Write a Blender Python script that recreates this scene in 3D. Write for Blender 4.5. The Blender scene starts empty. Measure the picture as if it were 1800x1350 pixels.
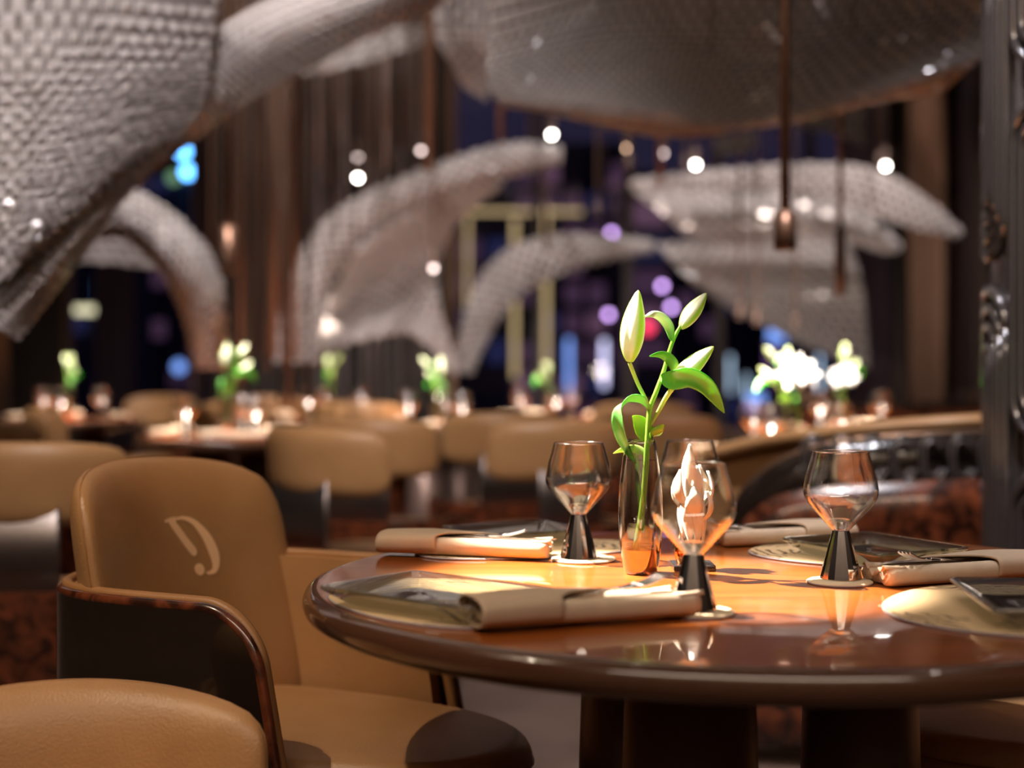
import bpy, bmesh, math, random
from mathutils import Vector, Matrix
R = random.Random(7)
PI = math.pi
scene = bpy.context.scene
COL = scene.collection

# ------------------------------------------------------------ camera, world, exposure
F = 2500.0          # focal length in pixels of the 1800 px wide frame
CAMZ = 1.07
HOR = 644.0
cam = bpy.data.objects.new('camera', bpy.data.cameras.new('camera'))
COL.objects.link(cam); scene.camera = cam
cam.location = (0, 0, CAMZ); cam.rotation_euler = (PI/2, 0, 0)
cam.data.sensor_width = 36; cam.data.lens = 50
cam.data.shift_y = -(675-HOR)/1800.0
cam.data.clip_start = .05; cam.data.clip_end = 400
cam.data.dof.use_dof = True; cam.data.dof.focus_distance = 2.17; cam.data.dof.aperture_fstop = 1.65
scene.view_settings.view_transform = 'Standard'; scene.view_settings.look = 'None'
scene.view_settings.exposure = 0.15; scene.view_settings.gamma = 1.0; scene.view_settings.use_curve_mapping = False
cy = scene.cycles
cy.use_denoising = True
cy.max_bounces = 10; cy.transmission_bounces = 10; cy.transparent_max_bounces = 14; cy.diffuse_bounces = 3; cy.glossy_bounces = 5
cy.caustics_reflective = False; cy.caustics_refractive = False
cy.sample_clamp_indirect = 6; cy.sample_clamp_direct = 60
w = bpy.data.worlds.new('night'); scene.world = w; w.use_nodes = True
w.node_tree.nodes['Background'].inputs[0].default_value = (.03, .025, .06, 1)
w.node_tree.nodes['Background'].inputs[1].default_value = .5

def spot(name, loc, to, power, ang, blend=.6, rad=.03, col=(1, .86, .7)):
    l = bpy.data.lights.new(name, 'SPOT'); l.energy = power; l.spot_size = math.radians(ang); l.spot_blend = blend
    l.shadow_soft_size = rad; l.color = col
    o = bpy.data.objects.new(name, l); COL.objects.link(o); o.location = loc
    o.rotation_euler = (Vector(to)-Vector(loc)).to_track_quat('-Z', 'Y').to_euler(); return o
def area(name, loc, to, power, sx, sy, col=(1, .8, .62)):
    l = bpy.data.lights.new(name, 'AREA'); l.energy = power; l.shape = 'RECTANGLE'; l.size = sx; l.size_y = sy; l.color = col
    o = bpy.data.objects.new(name, l); COL.objects.link(o); o.location = loc
    o.rotation_euler = (Vector(to)-Vector(loc)).to_track_quat('-Z', 'Y').to_euler(); return o
# key: the ceiling spot on the table
spot('table_spot', (-1.15, 2.75, 3.1), (.17, 2.12, .78), 5200, 14.5, .55, .016, (1, .88, .74))
spot('table_wide_spot', (-.2, 3.4, 4.2), (.6, 2.25, .75), 70, 26, .9, .04, (1, .84, .66))
# chairs on the left
spot('chair_spot', (-1.9, 1.5, 3.6), (-.45, 2.35, .7), 200, 36, .7, .03, (1, .78, .55))
# sculptures
area('ceiling_fill_front', (0, 4.5, 4.95), (0, 5, 0), 10, 6, 5, (1, .8, .64))  # unseen soft fill added under the ceiling, front half of the room
area('ceiling_fill_back', (-.5, 10, 4.95), (0, 10, 0), 50, 7, 6, (1, .82, .68))  # added soft fill, out of view over the back of the room
spot('sculpture_spot_a', (-.3, 1.2, 4.3), (-1.3, 4.6, 1.95), 800, 55, .9, .05, (1, .92, .9))
spot('sculpture_spot_b', (-1.6, 4.0, 4.6), (-1.1, 8, 1.5), 1250, 60, .9, .05, (1, .91, .88))
spot('sculpture_spot_c', (1.9, 6.4, 4.6), (1.5, 9.5, 1.6), 800, 60, .9, .05, (1, .9, .87))
spot('sculpture_fill_g', (-2.0, 2.9, .9), (-1.35, 4.4, 2.1), 30, 70, .9, .08, (1, .88, .84))  # low light added to brighten the downward facing folded strip
spot('sculpture_fill_f', (1.3, 7.4, 1.0), (1.9, 10, 1.9), 130, 70, .9, .1, (1, .84, .74))  # added from below to lift the dark lower part of the sail
spot('sculpture_spot_d', (-.4, 6.3, 1.2), (-.55, 9, 1.9), 120, 70, .9, .1, (1, .8, .7))
spot('sculpture_spot_e', (.2, 3.4, 1.2), (.3, 5.3, 2.6), 6, 70, .9, .1, (1, .78, .68))
spot('column_fill_spot', (.75, 2.4, 4.6), (1.3, 3.5, 1.3), 550, 60, .8, .04, (.95, .93, 1))  # added light that gives the column its glossy reflections
spot('booth_fill_spot', (.6, 3.0, 4.4), (1.0, 4.1, .8), 160, 34, .8, .03, (1, .86, .76))  # extra light added because the booth panels came out dark
area('ceiling_fill_behind', (0, -1.6, 4.95), (0, -2.4, 2.2), 170, 6, .6, (1, .82, .66))  # fill added behind the camera, lights the front wall for reflections
for i_, (lx, ly) in enumerate(((-2.2, -1.6), (1.2, -1.6), (2.4, 1.8), (-3.2, 3.0), (-2.6, 6.0), (2.2, 6.4))):
    spot('ceiling_highlight_spot', (lx, ly, 4.9), (lx, ly+.1, 0), 45, 66, .8, .07, (1, .84, .68))  # unseen spots added for highlights on chrome and glass
spot('wall_wash_left', (-5.3, 11.8, .4), (-5.3, 12.7, 1.3), 30, 80, .9, .1, (1, .5, .22))
spot('curtain_spot', (2.4, 10.2, 4.9), (3.2, 11.0, 3.0), 45, 24, .8, .05, (1, .75, .65))

def P(px, py, d): return Vector(((px-900)/F*d, d, CAMZ-(py-HOR)/F*d))

# ------------------------------------------------------------ materials
def mat(name): 
    m = bpy.data.materials.new(name); m.use_nodes = True; return m, m.node_tree, m.node_tree.nodes['Principled BSDF']
def N(nt, t, **kw):
    n = nt.nodes.new(t)
    for k, v in kw.items(): setattr(n, k, v)
    return n
def plain(name, col, rough=.5, metal=0, coat=0, spec=.5, emis=None, es=0, trans=0, ior=1.45, sheen=0, sub=0):
    m, nt, b = mat(name)
    b.inputs['Base Color'].default_value = (*col, 1); b.inputs['Roughness'].default_value = rough
    b.inputs['Metallic'].default_value = metal; b.inputs['Coat Weight'].default_value = coat
    b.inputs['Coat Roughness'].default_value = .04; b.inputs['IOR'].default_value = ior
    b.inputs['Specular IOR Level'].default_value = spec; b.inputs['Transmission Weight'].default_value = trans
    b.inputs['Sheen Weight'].default_value = sheen
    if emis: b.inputs['Emission Color'].default_value = (*emis, 1); b.inputs['Emission Strength'].default_value = es
    return m
def noisy(name, c1, c2, scale=5, rough=.5, metal=0, coat=0, stretch=(1, 1, 1), bump=0, bscale=200, detail=4, dist=0, lo=.35, hi=.65, trans_mix=0, spec=.5, kind='noise'):
    m, nt, b = mat(name)
    tc = N(nt, 'ShaderNodeTexCoord'); mp = N(nt, 'ShaderNodeMapping'); mp.inputs['Scale'].default_value = stretch
    nt.links.new(tc.outputs['Object'], mp.inputs[0])
    if kind == 'noise':
        n = N(nt, 'ShaderNodeTexNoise'); n.inputs['Scale'].default_value = scale; n.inputs['Detail'].default_value = detail; n.inputs['Distortion'].default_value = dist
        out = n.outputs[0]
    nt.links.new(mp.outputs[0], n.inputs['Vector'])
    cr = N(nt, 'ShaderNodeValToRGB'); cr.color_ramp.elements[0].position = lo; cr.color_ramp.elements[1].position = hi
    cr.color_ramp.elements[0].color = (*c1, 1); cr.color_ramp.elements[1].color = (*c2, 1)
    nt.links.new(out, cr.inputs[0]); nt.links.new(cr.outputs[0], b.inputs['Base Color'])
    b.inputs['Roughness'].default_value = rough; b.inputs['Metallic'].default_value = metal
    b.inputs['Coat Weight'].default_value = coat; b.inputs['Coat Roughness'].default_value = .03
    b.inputs['Specular IOR Level'].default_value = spec
    if bump:
        n2 = N(nt, 'ShaderNodeTexNoise'); n2.inputs['Scale'].default_value = bscale; n2.inputs['Detail'].default_value = 3
        nt.links.new(tc.outputs['Object'], n2.inputs['Vector'])
        bp = N(nt, 'ShaderNodeBump'); bp.inputs['Strength'].default_value = bump; bp.inputs['Distance'].default_value = .002
        nt.links.new(n2.outputs[0], bp.inputs['Height']); nt.links.new(bp.outputs[0], b.inputs['Normal'])
    return m
M = {}
M['leather'] = noisy('tan_leather', (.38, .195, .078), (.44, .235, .10), 6, .42, bump=.45, bscale=230)
M['leather_dark'] = noisy('piping_leather', (.30, .14, .05), (.36, .17, .06), 6, .45, bump=.3, bscale=260)
M['lacquer'] = plain('black_brown_lacquer', (.018, .011, .008), .12, coat=1)
M['burl'] = noisy('burl_wood', (.03, .008, .004), (.20, .05, .018), 16, .25, coat=1, detail=6, dist=1.2, lo=.38, hi=.66)
M['table'] = noisy('table_veneer', (.25, .060, .009), (.37, .10, .016), 5, .28, coat=1, stretch=(1, 6, 3), detail=7, dist=.6, lo=.3, hi=.7)
M['table_edge'] = plain('dark_table_edge', (.085, .035, .018), .22, coat=1)
M['bronze'] = noisy('brushed_bronze', (.20, .115, .07), (.26, .15, .095), 10, .38, metal=.85, stretch=(6, 6, .3))
M['pedestal'] = plain('bronze_powder_metal', (.15, .095, .075), .42, metal=.5)
M['steel'] = plain('satin_steel', (.26, .22, .2), .42, metal=1)
M['chrome'] = plain('dark_chrome', (.85, .85, .88), .08, metal=1)
M['silver'] = plain('polished_silver', (.9, .88, .9), .17, metal=1)
M['copper'] = plain('copper_glaze', (.85, .30, .11), .08, metal=1)
M['black'] = plain('black_gloss', (.02, .018, .018), .2, coat=.6)
M['napkin'] = noisy('linen', (.50, .39, .29), (.56, .44, .33), 30, .85, bump=.25, bscale=900, spec=.2)
M['wrap'] = noisy('napkin_leather', (.44, .33, .235), (.48, .36, .26), 20, .6, bump=.1, bscale=600, spec=.3)
M['floor'] = noisy('carpet', (.075, .043, .03), (.125, .078, .056), 2.2, .9, bump=.3, bscale=300, detail=6)
M['ceiling'] = plain('dark_ceiling', (.05, .035, .028), .7)
M['wall'] = noisy('brown_panel', (.022, .011, .007), (.04, .02, .012), 3, .5, stretch=(4, 4, .4))
M['panel'] = noisy('pale_panel', (.40, .33, .27), (.5, .42, .35), 3, .6)
M['curtain'] = noisy('brown_curtain', (.16, .085, .05), (.24, .13, .08), 6, .8, stretch=(3, 3, .2))
M['rod'] = plain('bronze_rod', (.24, .135, .09), .35, metal=.7)
M['pale_rod'] = plain('pale_rod', (.42, .34, .32), .35, metal=.4)
M['string'] = plain('dark_string', (.10, .065, .05), .4, metal=.4)
M['mat_edge'] = plain('mat_edge', (.35, .33, .38), .5)
M['cream'] = noisy('cream_petal', (.85, .74, .60), (.9, .82, .70), 30, .55)
M['stem_end'] = plain('stem_cut', (.5, .55, .15), .5)

def thin_glass(name, tint=(1, 1, 1), k=1.0, rough=.015):
    m = bpy.data.materials.new(name); m.use_nodes = True; nt = m.node_tree; nt.nodes.clear()
    o = N(nt, 'ShaderNodeOutputMaterial'); mx = N(nt, 'ShaderNodeMixShader'); t = N(nt, 'ShaderNodeBsdfTransparent'); g = N(nt, 'ShaderNodeBsdfGlossy')
    t.inputs[0].default_value = (*tint, 1); g.inputs['Roughness'].default_value = rough
    lw = N(nt, 'ShaderNodeLayerWeight'); lw.inputs[0].default_value = .5
    pw = N(nt, 'ShaderNodeMath', operation='POWER'); pw.inputs[1].default_value = 3.2
    mu = N(nt, 'ShaderNodeMath', operation='MULTIPLY_ADD'); mu.inputs[1].default_value = .8*k; mu.inputs[2].default_value = .045*k
    nt.links.new(lw.outputs['Facing'], pw.inputs[0]); nt.links.new(pw.outputs[0], mu.inputs[0]); nt.links.new(mu.outputs[0], mx.inputs[0])
    nt.links.new(t.outputs[0], mx.inputs[1]); nt.links.new(g.outputs[0], mx.inputs[2]); nt.links.new(mx.outputs[0], o.inputs[0]); return m
M['vase_glass'] = thin_glass('vase_glass', (.97, .96, .95), 3.0)
M['glass'] = thin_glass('clear_glass', (.965, .96, .955), 1.7, .02)
M['glass_soft'] = thin_glass('clear_glass_soft', (.96, .955, .95), 2.2, .12)
M['glass_solid'] = plain('solid_glass', (1, 1, 1), .02, trans=1, ior=1.46)
M['glass_rim'] = thin_glass('glass_rim', (.98, .98, .98), 7, .12)
M['plate_clear'] = thin_glass('smoked_clear_glass', (.74, .74, .68), 2.6, .05)
M['water'] = thin_glass('water', (.93, .92, .90), .8)
M['pane'] = thin_glass('window_pane', (.93, .92, .96), .15)

def crystal(name, c=(.46, .40, .37), tr=.2, rough=.13):
    m, nt, b = mat(name)
    b.inputs['Base Color'].default_value = (*c, 1); b.inputs['Roughness'].default_value = rough
    b.inputs['Specular IOR Level'].default_value = .8
    tl = N(nt, 'ShaderNodeBsdfTranslucent'); tl.inputs[0].default_value = (*[min(1, x*1.25) for x in c], 1)
    mx = N(nt, 'ShaderNodeMixShader'); mx.inputs[0].default_value = tr
    out = [n for n in nt.nodes if n.type == 'OUTPUT_MATERIAL'][0]
    nt.links.new(b.outputs[0], mx.inputs[1]); nt.links.new(tl.outputs[0], mx.inputs[2]); nt.links.new(mx.outputs[0], out.inputs[0])
    return m
M['crystal'] = crystal('crystal_tiles', (.47, .43, .42))
M['frame'] = plain('sculpture_mesh', (.11, .09, .08), .4, metal=.3)
M['plum'] = plain('plum_curtain', (.05, .028, .04), .8)
def relief_glass():
    m = bpy.data.materials.new('relief_glass'); m.use_nodes = True; nt = m.node_tree; nt.nodes.clear()
    o = N(nt, 'ShaderNodeOutputMaterial'); mx = N(nt, 'ShaderNodeMixShader')
    g = N(nt, 'ShaderNodeBsdfGlossy'); g.inputs['Roughness'].default_value = .1; g.inputs[0].default_value = (.9, .9, .94, 1)
    d = N(nt, 'ShaderNodeBsdfDiffuse'); d.inputs[0].default_value = (.075, .065, .062, 1)
    lw = N(nt, 'ShaderNodeLayerWeight'); lw.inputs[0].default_value = .7
    nt.links.new(lw.outputs[0], mx.inputs[0]); nt.links.new(d.outputs[0], mx.inputs[1]); nt.links.new(g.outputs[0], mx.inputs[2])
    nt.links.new(mx.outputs[0], o.inputs[0]); return m
M['relief'] = relief_glass()
def leafmat(name, tr=.35):
    m, nt, b = mat(name)
    a = N(nt, 'ShaderNodeAttribute'); a.attribute_name = 'Col'
    nt.links.new(a.outputs[0], b.inputs['Base Color']); b.inputs['Roughness'].default_value = .28; b.inputs['Coat Weight'].default_value = .1; b.inputs['Coat Roughness'].default_value = .2
    tl = N(nt, 'ShaderNodeBsdfTranslucent'); nt.links.new(a.outputs[0], tl.inputs[0])
    mx = N(nt, 'ShaderNodeMixShader'); mx.inputs[0].default_value = tr
    out = [n for n in nt.nodes if n.type == 'OUTPUT_MATERIAL'][0]
    nt.links.new(b.outputs[0], mx.inputs[1]); nt.links.new(tl.outputs[0], mx.inputs[2]); nt.links.new(mx.outputs[0], out.inputs[0])
    return m
M['leaf'] = leafmat('lily_green'); M['bud'] = leafmat('lily_bud', .3)
def mat_pattern():
    m, nt, b = mat('placemat_leather')
    tc = N(nt, 'ShaderNodeTexCoord'); sx = N(nt, 'ShaderNodeSeparateXYZ'); nt.links.new(tc.outputs['Generated'], sx.inputs[0])
    wv = N(nt, 'ShaderNodeTexWave', wave_type='RINGS', rings_direction='Z'); wv.inputs['Scale'].default_value = 7; wv.inputs['Distortion'].default_value = 5; wv.inputs['Detail'].default_value = 2; wv.inputs['Detail Scale'].default_value = 1.6
    mp = N(nt, 'ShaderNodeMapping'); mp.inputs['Location'].default_value = (-.5, -.5, 0); nt.links.new(tc.outputs['Generated'], mp.inputs[0]); nt.links.new(mp.outputs[0], wv.inputs[0])
    nz = N(nt, 'ShaderNodeTexNoise'); nz.inputs['Scale'].default_value = 5; nt.links.new(tc.outputs['Generated'], nz.inputs['Vector'])
    ab = N(nt, 'ShaderNodeMath', operation='SUBTRACT'); nt.links.new(sx.outputs[0], ab.inputs[0]); ab.inputs[1].default_value = .5
    ab2 = N(nt, 'ShaderNodeMath', operation='ABSOLUTE'); nt.links.new(ab.outputs[0], ab2.inputs[0])
    g1 = N(nt, 'ShaderNodeMath', operation='GREATER_THAN'); nt.links.new(ab2.outputs[0], g1.inputs[0]); g1.inputs[1].default_value = .27
    g2 = N(nt, 'ShaderNodeMath', operation='GREATER_THAN'); nt.links.new(wv.outputs[1], g2.inputs[0]); g2.inputs[1].default_value = .74
    g3 = N(nt, 'ShaderNodeMath', operation='GREATER_THAN'); nt.links.new(nz.outputs[0], g3.inputs[0]); g3.inputs[1].default_value = .43
    m1 = N(nt, 'ShaderNodeMath', operation='MULTIPLY'); m2 = N(nt, 'ShaderNodeMath', operation='MULTIPLY')
    nt.links.new(g1.outputs[0], m1.inputs[0]); nt.links.new(g2.outputs[0], m1.inputs[1]); nt.links.new(m1.outputs[0], m2.inputs[0]); nt.links.new(g3.outputs[0], m2.inputs[1])
    mx = N(nt, 'ShaderNodeMix', data_type='RGBA'); nt.links.new(m2.outputs[0], mx.inputs[0])
    mx.inputs[6].default_value = (.62, .44, .24, 1); mx.inputs[7].default_value = (.10, .06, .03, 1)
    nt.links.new(mx.outputs[2], b.inputs['Base Color']); b.inputs['Roughness'].default_value = .5
    return m
M['mat'] = mat_pattern()
M['coaster'] = plain('coaster_leather', (.72, .58, .40), .5)
def emit(name, col, s):
    m = bpy.data.materials.new(name); m.use_nodes = True; nt = m.node_tree; nt.nodes.clear()
    o = N(nt, 'ShaderNodeOutputMaterial'); e = N(nt, 'ShaderNodeEmission'); e.inputs[0].default_value = (*col, 1); e.inputs[1].default_value = s
    nt.links.new(e.outputs[0], o.inputs[0]); return m
E = {k: emit('light_'+k, c, s) for k, c, s in [
    ('white', (1, .93, .85), 30), ('warm', (1, .62, .40), 8), ('soft', (1, .78, .72), 6), ('blue', (.12, .45, 1), 9), ('gold', (.75, .55, .26), .9),
    ('city_blue', (.22, .42, 1), 1.5), ('city_white', (.72, .72, 1), 2.2), ('violet', (.40, .2, .6), .3), ('pink', (.6, .3, .5), .16),
    ('navy', (.05, .06, .2), .25), ('ice', (.55, .75, .9), 1.6), ('red', (1, .05, .12), 2.5), ('dimviolet', (.24, .12, .24), .2), ('lilac', (.7, .42, .95), 7), ('green', (.3, .6, .3), .7), ('cityyellow', (.9, .85, .5), 1.4), ('teal', (.1, .3, .55), 1.0)]}

# ------------------------------------------------------------ mesh helper
class MB:
    def __init__(s): s.v = []; s.f = []; s.m = []; s.c = []
    def grid(s, rows, cu=False, cv=False, cap0=False, cap1=False, mi=0, cols=None):
        b = len(s.v); nr = len(rows); nc = len(rows[0])
        for i, r in enumerate(rows):
            for j, p in enumerate(r):
                s.v.append(tuple(p)); s.c.append(cols[i][j] if cols else (1, 1, 1))
        for i in range(nr if cv else nr-1):
            for j in range(nc if cu else nc-1):
                a = b+i*nc+j; d = b+i*nc+(j+1) % nc; e = b+((i+1) % nr)*nc+(j+1) % nc; f = b+((i+1) % nr)*nc+j
                s.f.append((a, d, e, f)); s.m.append(mi)
        if cap0: s.f.append(tuple(b+j for j in range(nc))[::-1]); s.m.append(mi)
        if cap1: s.f.append(tuple(b+(nr-1)*nc+j for j in range(nc))); s.m.append(mi)
        return s
    def lathe(s, prof, n=48, c=(0, 0, 0), mi=0, closed=False):
        rows = [[(c[0]+r*math.cos(2*PI*k/n), c[1]+r*math.sin(2*PI*k/n), c[2]+z) for k in range(n)] for r, z in prof]
        return s.grid(rows, cu=True, cv=closed, cap0=not closed and prof[0][0] > 0, cap1=not closed and prof[-1][0] > 0, mi=mi)
    def tube(s, pts, rad, n=10, mi=0, col=None, flat=1.0):
        pts = [Vector(p) for p in pts]; rows = []; cols = []
        up = Vector((0, 0, 1)); prev = None
        for i, p in enumerate(pts):
            t = (pts[min(i+1, len(pts)-1)]-pts[max(i-1, 0)]).normalized()
            if prev is None:
                a = t.cross(up); a = a if a.length > .05 else t.cross(Vector((1, 0, 0))); a.normalize()
            else:
                a = (prev-t*prev.dot(t)).normalized()
            prev = a; b2 = t.cross(a)
            r = rad[i] if isinstance(rad, (list, tuple)) else rad
            rows.append([p+a*r*math.cos(2*PI*k/n)+b2*r*flat*math.sin(2*PI*k/n) for k in range(n)])
            cols.append([col[i] if isinstance(col, list) else (col or (1, 1, 1))]*n)
        return s.grid(rows, cu=True, cap0=True, cap1=True, mi=mi, cols=cols)
    def box(s, c, d, mi=0):
        x, y, z = c; a, b, e = d[0]/2, d[1]/2, d[2]/2; k = len(s.v)
        for sx in (-1, 1):
            for sy in (-1, 1):
                for sz in (-1, 1): s.v.append((x+sx*a, y+sy*b, z+sz*e)); s.c.append((1, 1, 1))
        for f in ((0, 1, 3, 2), (4, 6, 7, 5), (0, 4, 5, 1), (2, 3, 7, 6), (0, 2, 6, 4), (1, 5, 7, 3)): s.f.append(tuple(k+i for i in f)); s.m.append(mi)
        return s
    def build(s, name, mats, parent=None, smooth=True, loc=None, origin=None, fix=True, auto=None):
        me = bpy.data.meshes.new(name)
        vs = s.v if origin is None else [(x-origin[0], y-origin[1], z-origin[2]) for x, y, z in s.v]
        me.from_pydata(vs, [], s.f)
        if not isinstance(mats, list): mats = [mats]
        for m in mats: me.materials.append(m)
        me.polygons.foreach_set('material_index', s.m)
        if any(c != (1, 1, 1) for c in s.c):
            at = me.color_attributes.new('Col', 'FLOAT_COLOR', 'POINT')
            for i, c in enumerate(s.c): at.data[i].color = (*c, 1)
        if fix:
            bm = bmesh.new(); bm.from_mesh(me); bmesh.ops.remove_doubles(bm, verts=bm.verts, dist=1e-6); bmesh.ops.recalc_face_normals(bm, faces=bm.faces); bm.to_mesh(me); bm.free()
        me.polygons.foreach_set('use_smooth', [smooth]*len(me.polygons)); me.update()
        o = bpy.data.objects.new(name, me); COL.objects.link(o)
        if parent: o.parent = parent
        if loc is not None: o.location = loc
        elif origin is not None and parent is None: o.location = origin
        if auto:
            e = o.modifiers.new('edges', 'EDGE_SPLIT'); e.split_angle = math.radians(auto)
        return o
def tag(o, label=None, cat=None, group=None, kind=None):
    if label: o['label'] = label
    if cat: o['category'] = cat
    if group: o['group'] = group
    if kind: o['kind'] = kind
    return o
def empty(name, loc=(0, 0, 0), rz=0, label=None, cat=None, group=None):
    o = bpy.data.objects.new(name, None); COL.objects.link(o); o.location = loc; o.rotation_euler = (0, 0, rz); o.empty_display_size = .05
    return tag(o, label, cat, group)
KIDS = {}
def copy_tree(o, parent=None):
    c = o.copy(); COL.objects.link(c)
    if parent: c.parent = parent
    for ch in list(o.children): copy_tree(ch, c)
    return c
def put(src, loc, rz=0, label=None, group=None, sc=None):
    c = copy_tree(src); c.location = loc; c.rotation_euler = (0, 0, rz)
    if 'group' in c.keys(): del c['group']
    if label: c['label'] = label
    if group: c['group'] = group
    if sc: c.scale = (sc, sc, sc) if not isinstance(sc, tuple) else sc
    return c
def cr(p, t):   # catmull-rom through a list
    n = len(p)-1; x = min(max(t, 0), 1)*n; i = min(int(x), n-1); u = x-i
    a = p[max(i-1, 0)]; b = p[i]; c = p[i+1]; d = p[min(i+2, n)]
    if i == 0: a = b*2-c
    if i+2 > n: d = c*2-b
    return .5*((2*b)+(c-a)*u+(2*a-5*b+4*c-d)*u*u+(3*b-a-3*c+d)*u**3)
def curve(pts, n): 
    pts = [Vector(p) for p in pts]; return [cr(pts, i/(n-1)) for i in range(n)]
def bevel(o, w=.003, n=2):
    m = o.modifiers.new('bevel', 'BEVEL'); m.width = w; m.segments = n; m.limit_method = 'ANGLE'; return o
def subsurf(o, l=1):
    m = o.modifiers.new('sub', 'SUBSURF'); m.levels = l; m.render_levels = l; return o
def solid(o, t, off=0):
    m = o.modifiers.new('solid', 'SOLIDIFY'); m.thickness = t; m.offset = off; return o

# ------------------------------------------------------------ the room
def structure(name, mb, m, **k): return tag(mb.build(name, m, smooth=False, **k), kind='structure')
XL, XR, YB, ZC = -6.5, 3.35, 14.0, 5.2
structure('floor', MB().box(((XL+XR)/2, 6, -.05), (XR-XL+.2, 17, .1)), M['floor'])
structure('ceiling', MB().box(((XL+XR)/2, 6, ZC+.05), (XR-XL+.2, 17, .1)), M['ceiling'])
def ribbed(x0, x1, y, z0, z1, pitch, depth):
    mb = MB(); mb.box(((x0+x1)/2, y+.1, (z0+z1)/2), (x1-x0, .2, z1-z0))
    x = x0+pitch/2
    while x < x1-pitch/3: mb.box((x, y-depth/2, (z0+z1)/2), (pitch*.55, depth, z1-z0)); x += pitch
    return mb
W1 = (-4.42, -3.10); W2 = (-.62, XR)
wb = ribbed(XL, W1[0], YB, 0, ZC, .14, .05)
m2 = ribbed(W1[1], W2[0], YB, 0, ZC, .14, .05)
k = len(wb.v); wb.v += m2.v; wb.c += m2.c; wb.f += [tuple(i+k for i in f) for f in m2.f]; wb.m += m2.m
wb.box(((W1[0]+W1[1])/2, YB+.1, 4.95), (W1[1]-W1[0], .2, .5)); wb.box(((W2[0]+W2[1])/2, YB+.1, 4.95), (W2[1]-W2[0], .2, .5))
wb.box(((W2[0]+W2[1])/2, YB+.1, .2), (W2[1]-W2[0], .2, .4)); wb.box(((W1[0]+W1[1])/2, YB+.1, .2), (W1[1]-W1[0], .2, .4))
structure('wall_back', wb, M['wall'])
structure('wall_left', MB().box((XL-.1, 6, ZC/2), (.2, 17, ZC)), M['wall'])
wr = MB().box((XR+.1, 6, ZC/2), (.2, 17, ZC))
for y, d in ((4.6, .5), (6.4, .35), (8.3, .5), (10.1, .3), (12.4, .6)): wr.box((XR-.06, y, ZC/2), (.12, d, ZC))
structure('wall_right', wr, M['wall'])
wf = MB().box(((XL+XR)/2, -2.4, ZC/2), (XR-XL, .2, ZC))
for k in range(14): wf.box((XL+.5+k*.72, -2.27, ZC/2), (.30, .06, ZC))  # unseen pale ribs, added to put stripes in the chrome stem reflections
structure('wall_front', wf, M['panel'])
def window(n, x0, x1, mull):
    e = empty('window_%d' % n, ((x0+x1)/2, YB+.1, .4)); e['kind'] = 'structure'
    h = 4.3; wd = x1-x0
    fr = MB()
    for s in (-1, 1): fr.box((s*(wd/2-.03), 0, h/2), (.06, .12, h))
    fr.box((0, 0, .03), (wd, .12, .06)); fr.box((0, 0, h-.03), (wd, .12, .06))
    fr.build('window_frame', M['bronze'], e, smooth=False)
    mm = MB()
    for x in mull: mm.box((x-(x0+x1)/2, 0, h/2), (.09, .1, h))
    mm.build('mullion', M['wall'], e, smooth=False)
    MB().box((0, 0, h/2), (wd-.1, .012, h-.1)).build('pane', M['pane'], e, smooth=False)
window(1, *W1, (-3.95,)); window(2, *W2, (.25, 1.15, 2.05, 2.95))
def curtain(x0, x1, y, z0, z1, name='curtain', label='', m='curtain', amp=.05, along='x', lam=.16):
    rows = []
    n = int(abs(x1-x0)/lam*10)+2
    for z in (z0, z1):
        rows.append([((x0+(x1-x0)*i/(n-1)), y+amp*math.sin(2*PI*(x0+(x1-x0)*i/(n-1))/lam)) + (z,) if along == 'x' else (y+amp*math.sin(2*PI*(x0+(x1-x0)*i/(n-1))/lam), x0+(x1-x0)*i/(n-1), z) for i in range(n)])
    c = rows[0][len(rows[0])//2]
    o = MB().grid(rows).build(name, M[m], origin=(c[0], c[1], 0), fix=False); solid(o, .006)
    return tag(o, label, 'curtain')
curtain(-5.6, -4.5, 12.75, .02, 4.9, label='orange lit brown curtain at the far left edge')
curtain(-4.0, -3.62, 13.7, .02, 4.9, m='plum', label='narrow plum curtain in the middle of the left window', lam=.12)
curtain(-3.06, -2.9, 13.75, .02, 4.9, m='plum', label='plum curtain at the right side of the left window', lam=.12)
curtain(10.55, 11.4, 3.2, .02, 4.9, label='pinkish brown curtain strip on the right wall', along='y', amp=.04)
curtain(12.0, 13.4, 3.15, .02, 4.9, m='plum', label='dark brown curtain beside the right end of the big window', along='y', amp=.05)

# ------------------------------------------------------------ city beyond the glass
def tower(px0, px1, pytop, d, body, lights, label, cell=(1.0, 1.3), pr=.5, depth=5):
    x0 = (px0-900)/F*d; x1 = (px1-900)/F*d; zt = CAMZ-(pytop-HOR)/F*d; zb = -12
    e = empty('city_tower', ((x0+x1)/2, d, zb), label=label, cat='building', group='towers of the night city')
    wd = x1-x0; h = zt-zb
    MB().box((0, depth/2, h/2), (wd, depth, h)).build('tower_body', M[body], e, smooth=False)
    nx = max(1, int(wd/cell[0])); nz = int(h/cell[1]); cw = wd/nx; ms = {}
    for k in sorted(set(lights)):
        o = MB().box((0, 0, 0), (cw*.78, .06, cell[1]*.72)).build('lit_window', E[k], e, smooth=False); ms[k] = o.data; bpy.data.objects.remove(o)
    for i in range(nx):
        for j in range(nz):
            if R.random() > pr or cell[1]*(j+.5) < 8: continue
            o = bpy.data.objects.new('lit_window', ms[lights[R.randrange(len(lights))]]); COL.objects.link(o); o.parent = e
            o.location = (-wd/2+cw*(i+.5), -.03, cell[1]*(j+.5))
    return e
M['citydark'] = plain('city_facade', (.03, .025, .05), .6)
tower(60, 215, 430, 60, 'citydark', ['navy', 'teal', 'navy'], 'dark blue tower in the left window', pr=.35)
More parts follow.
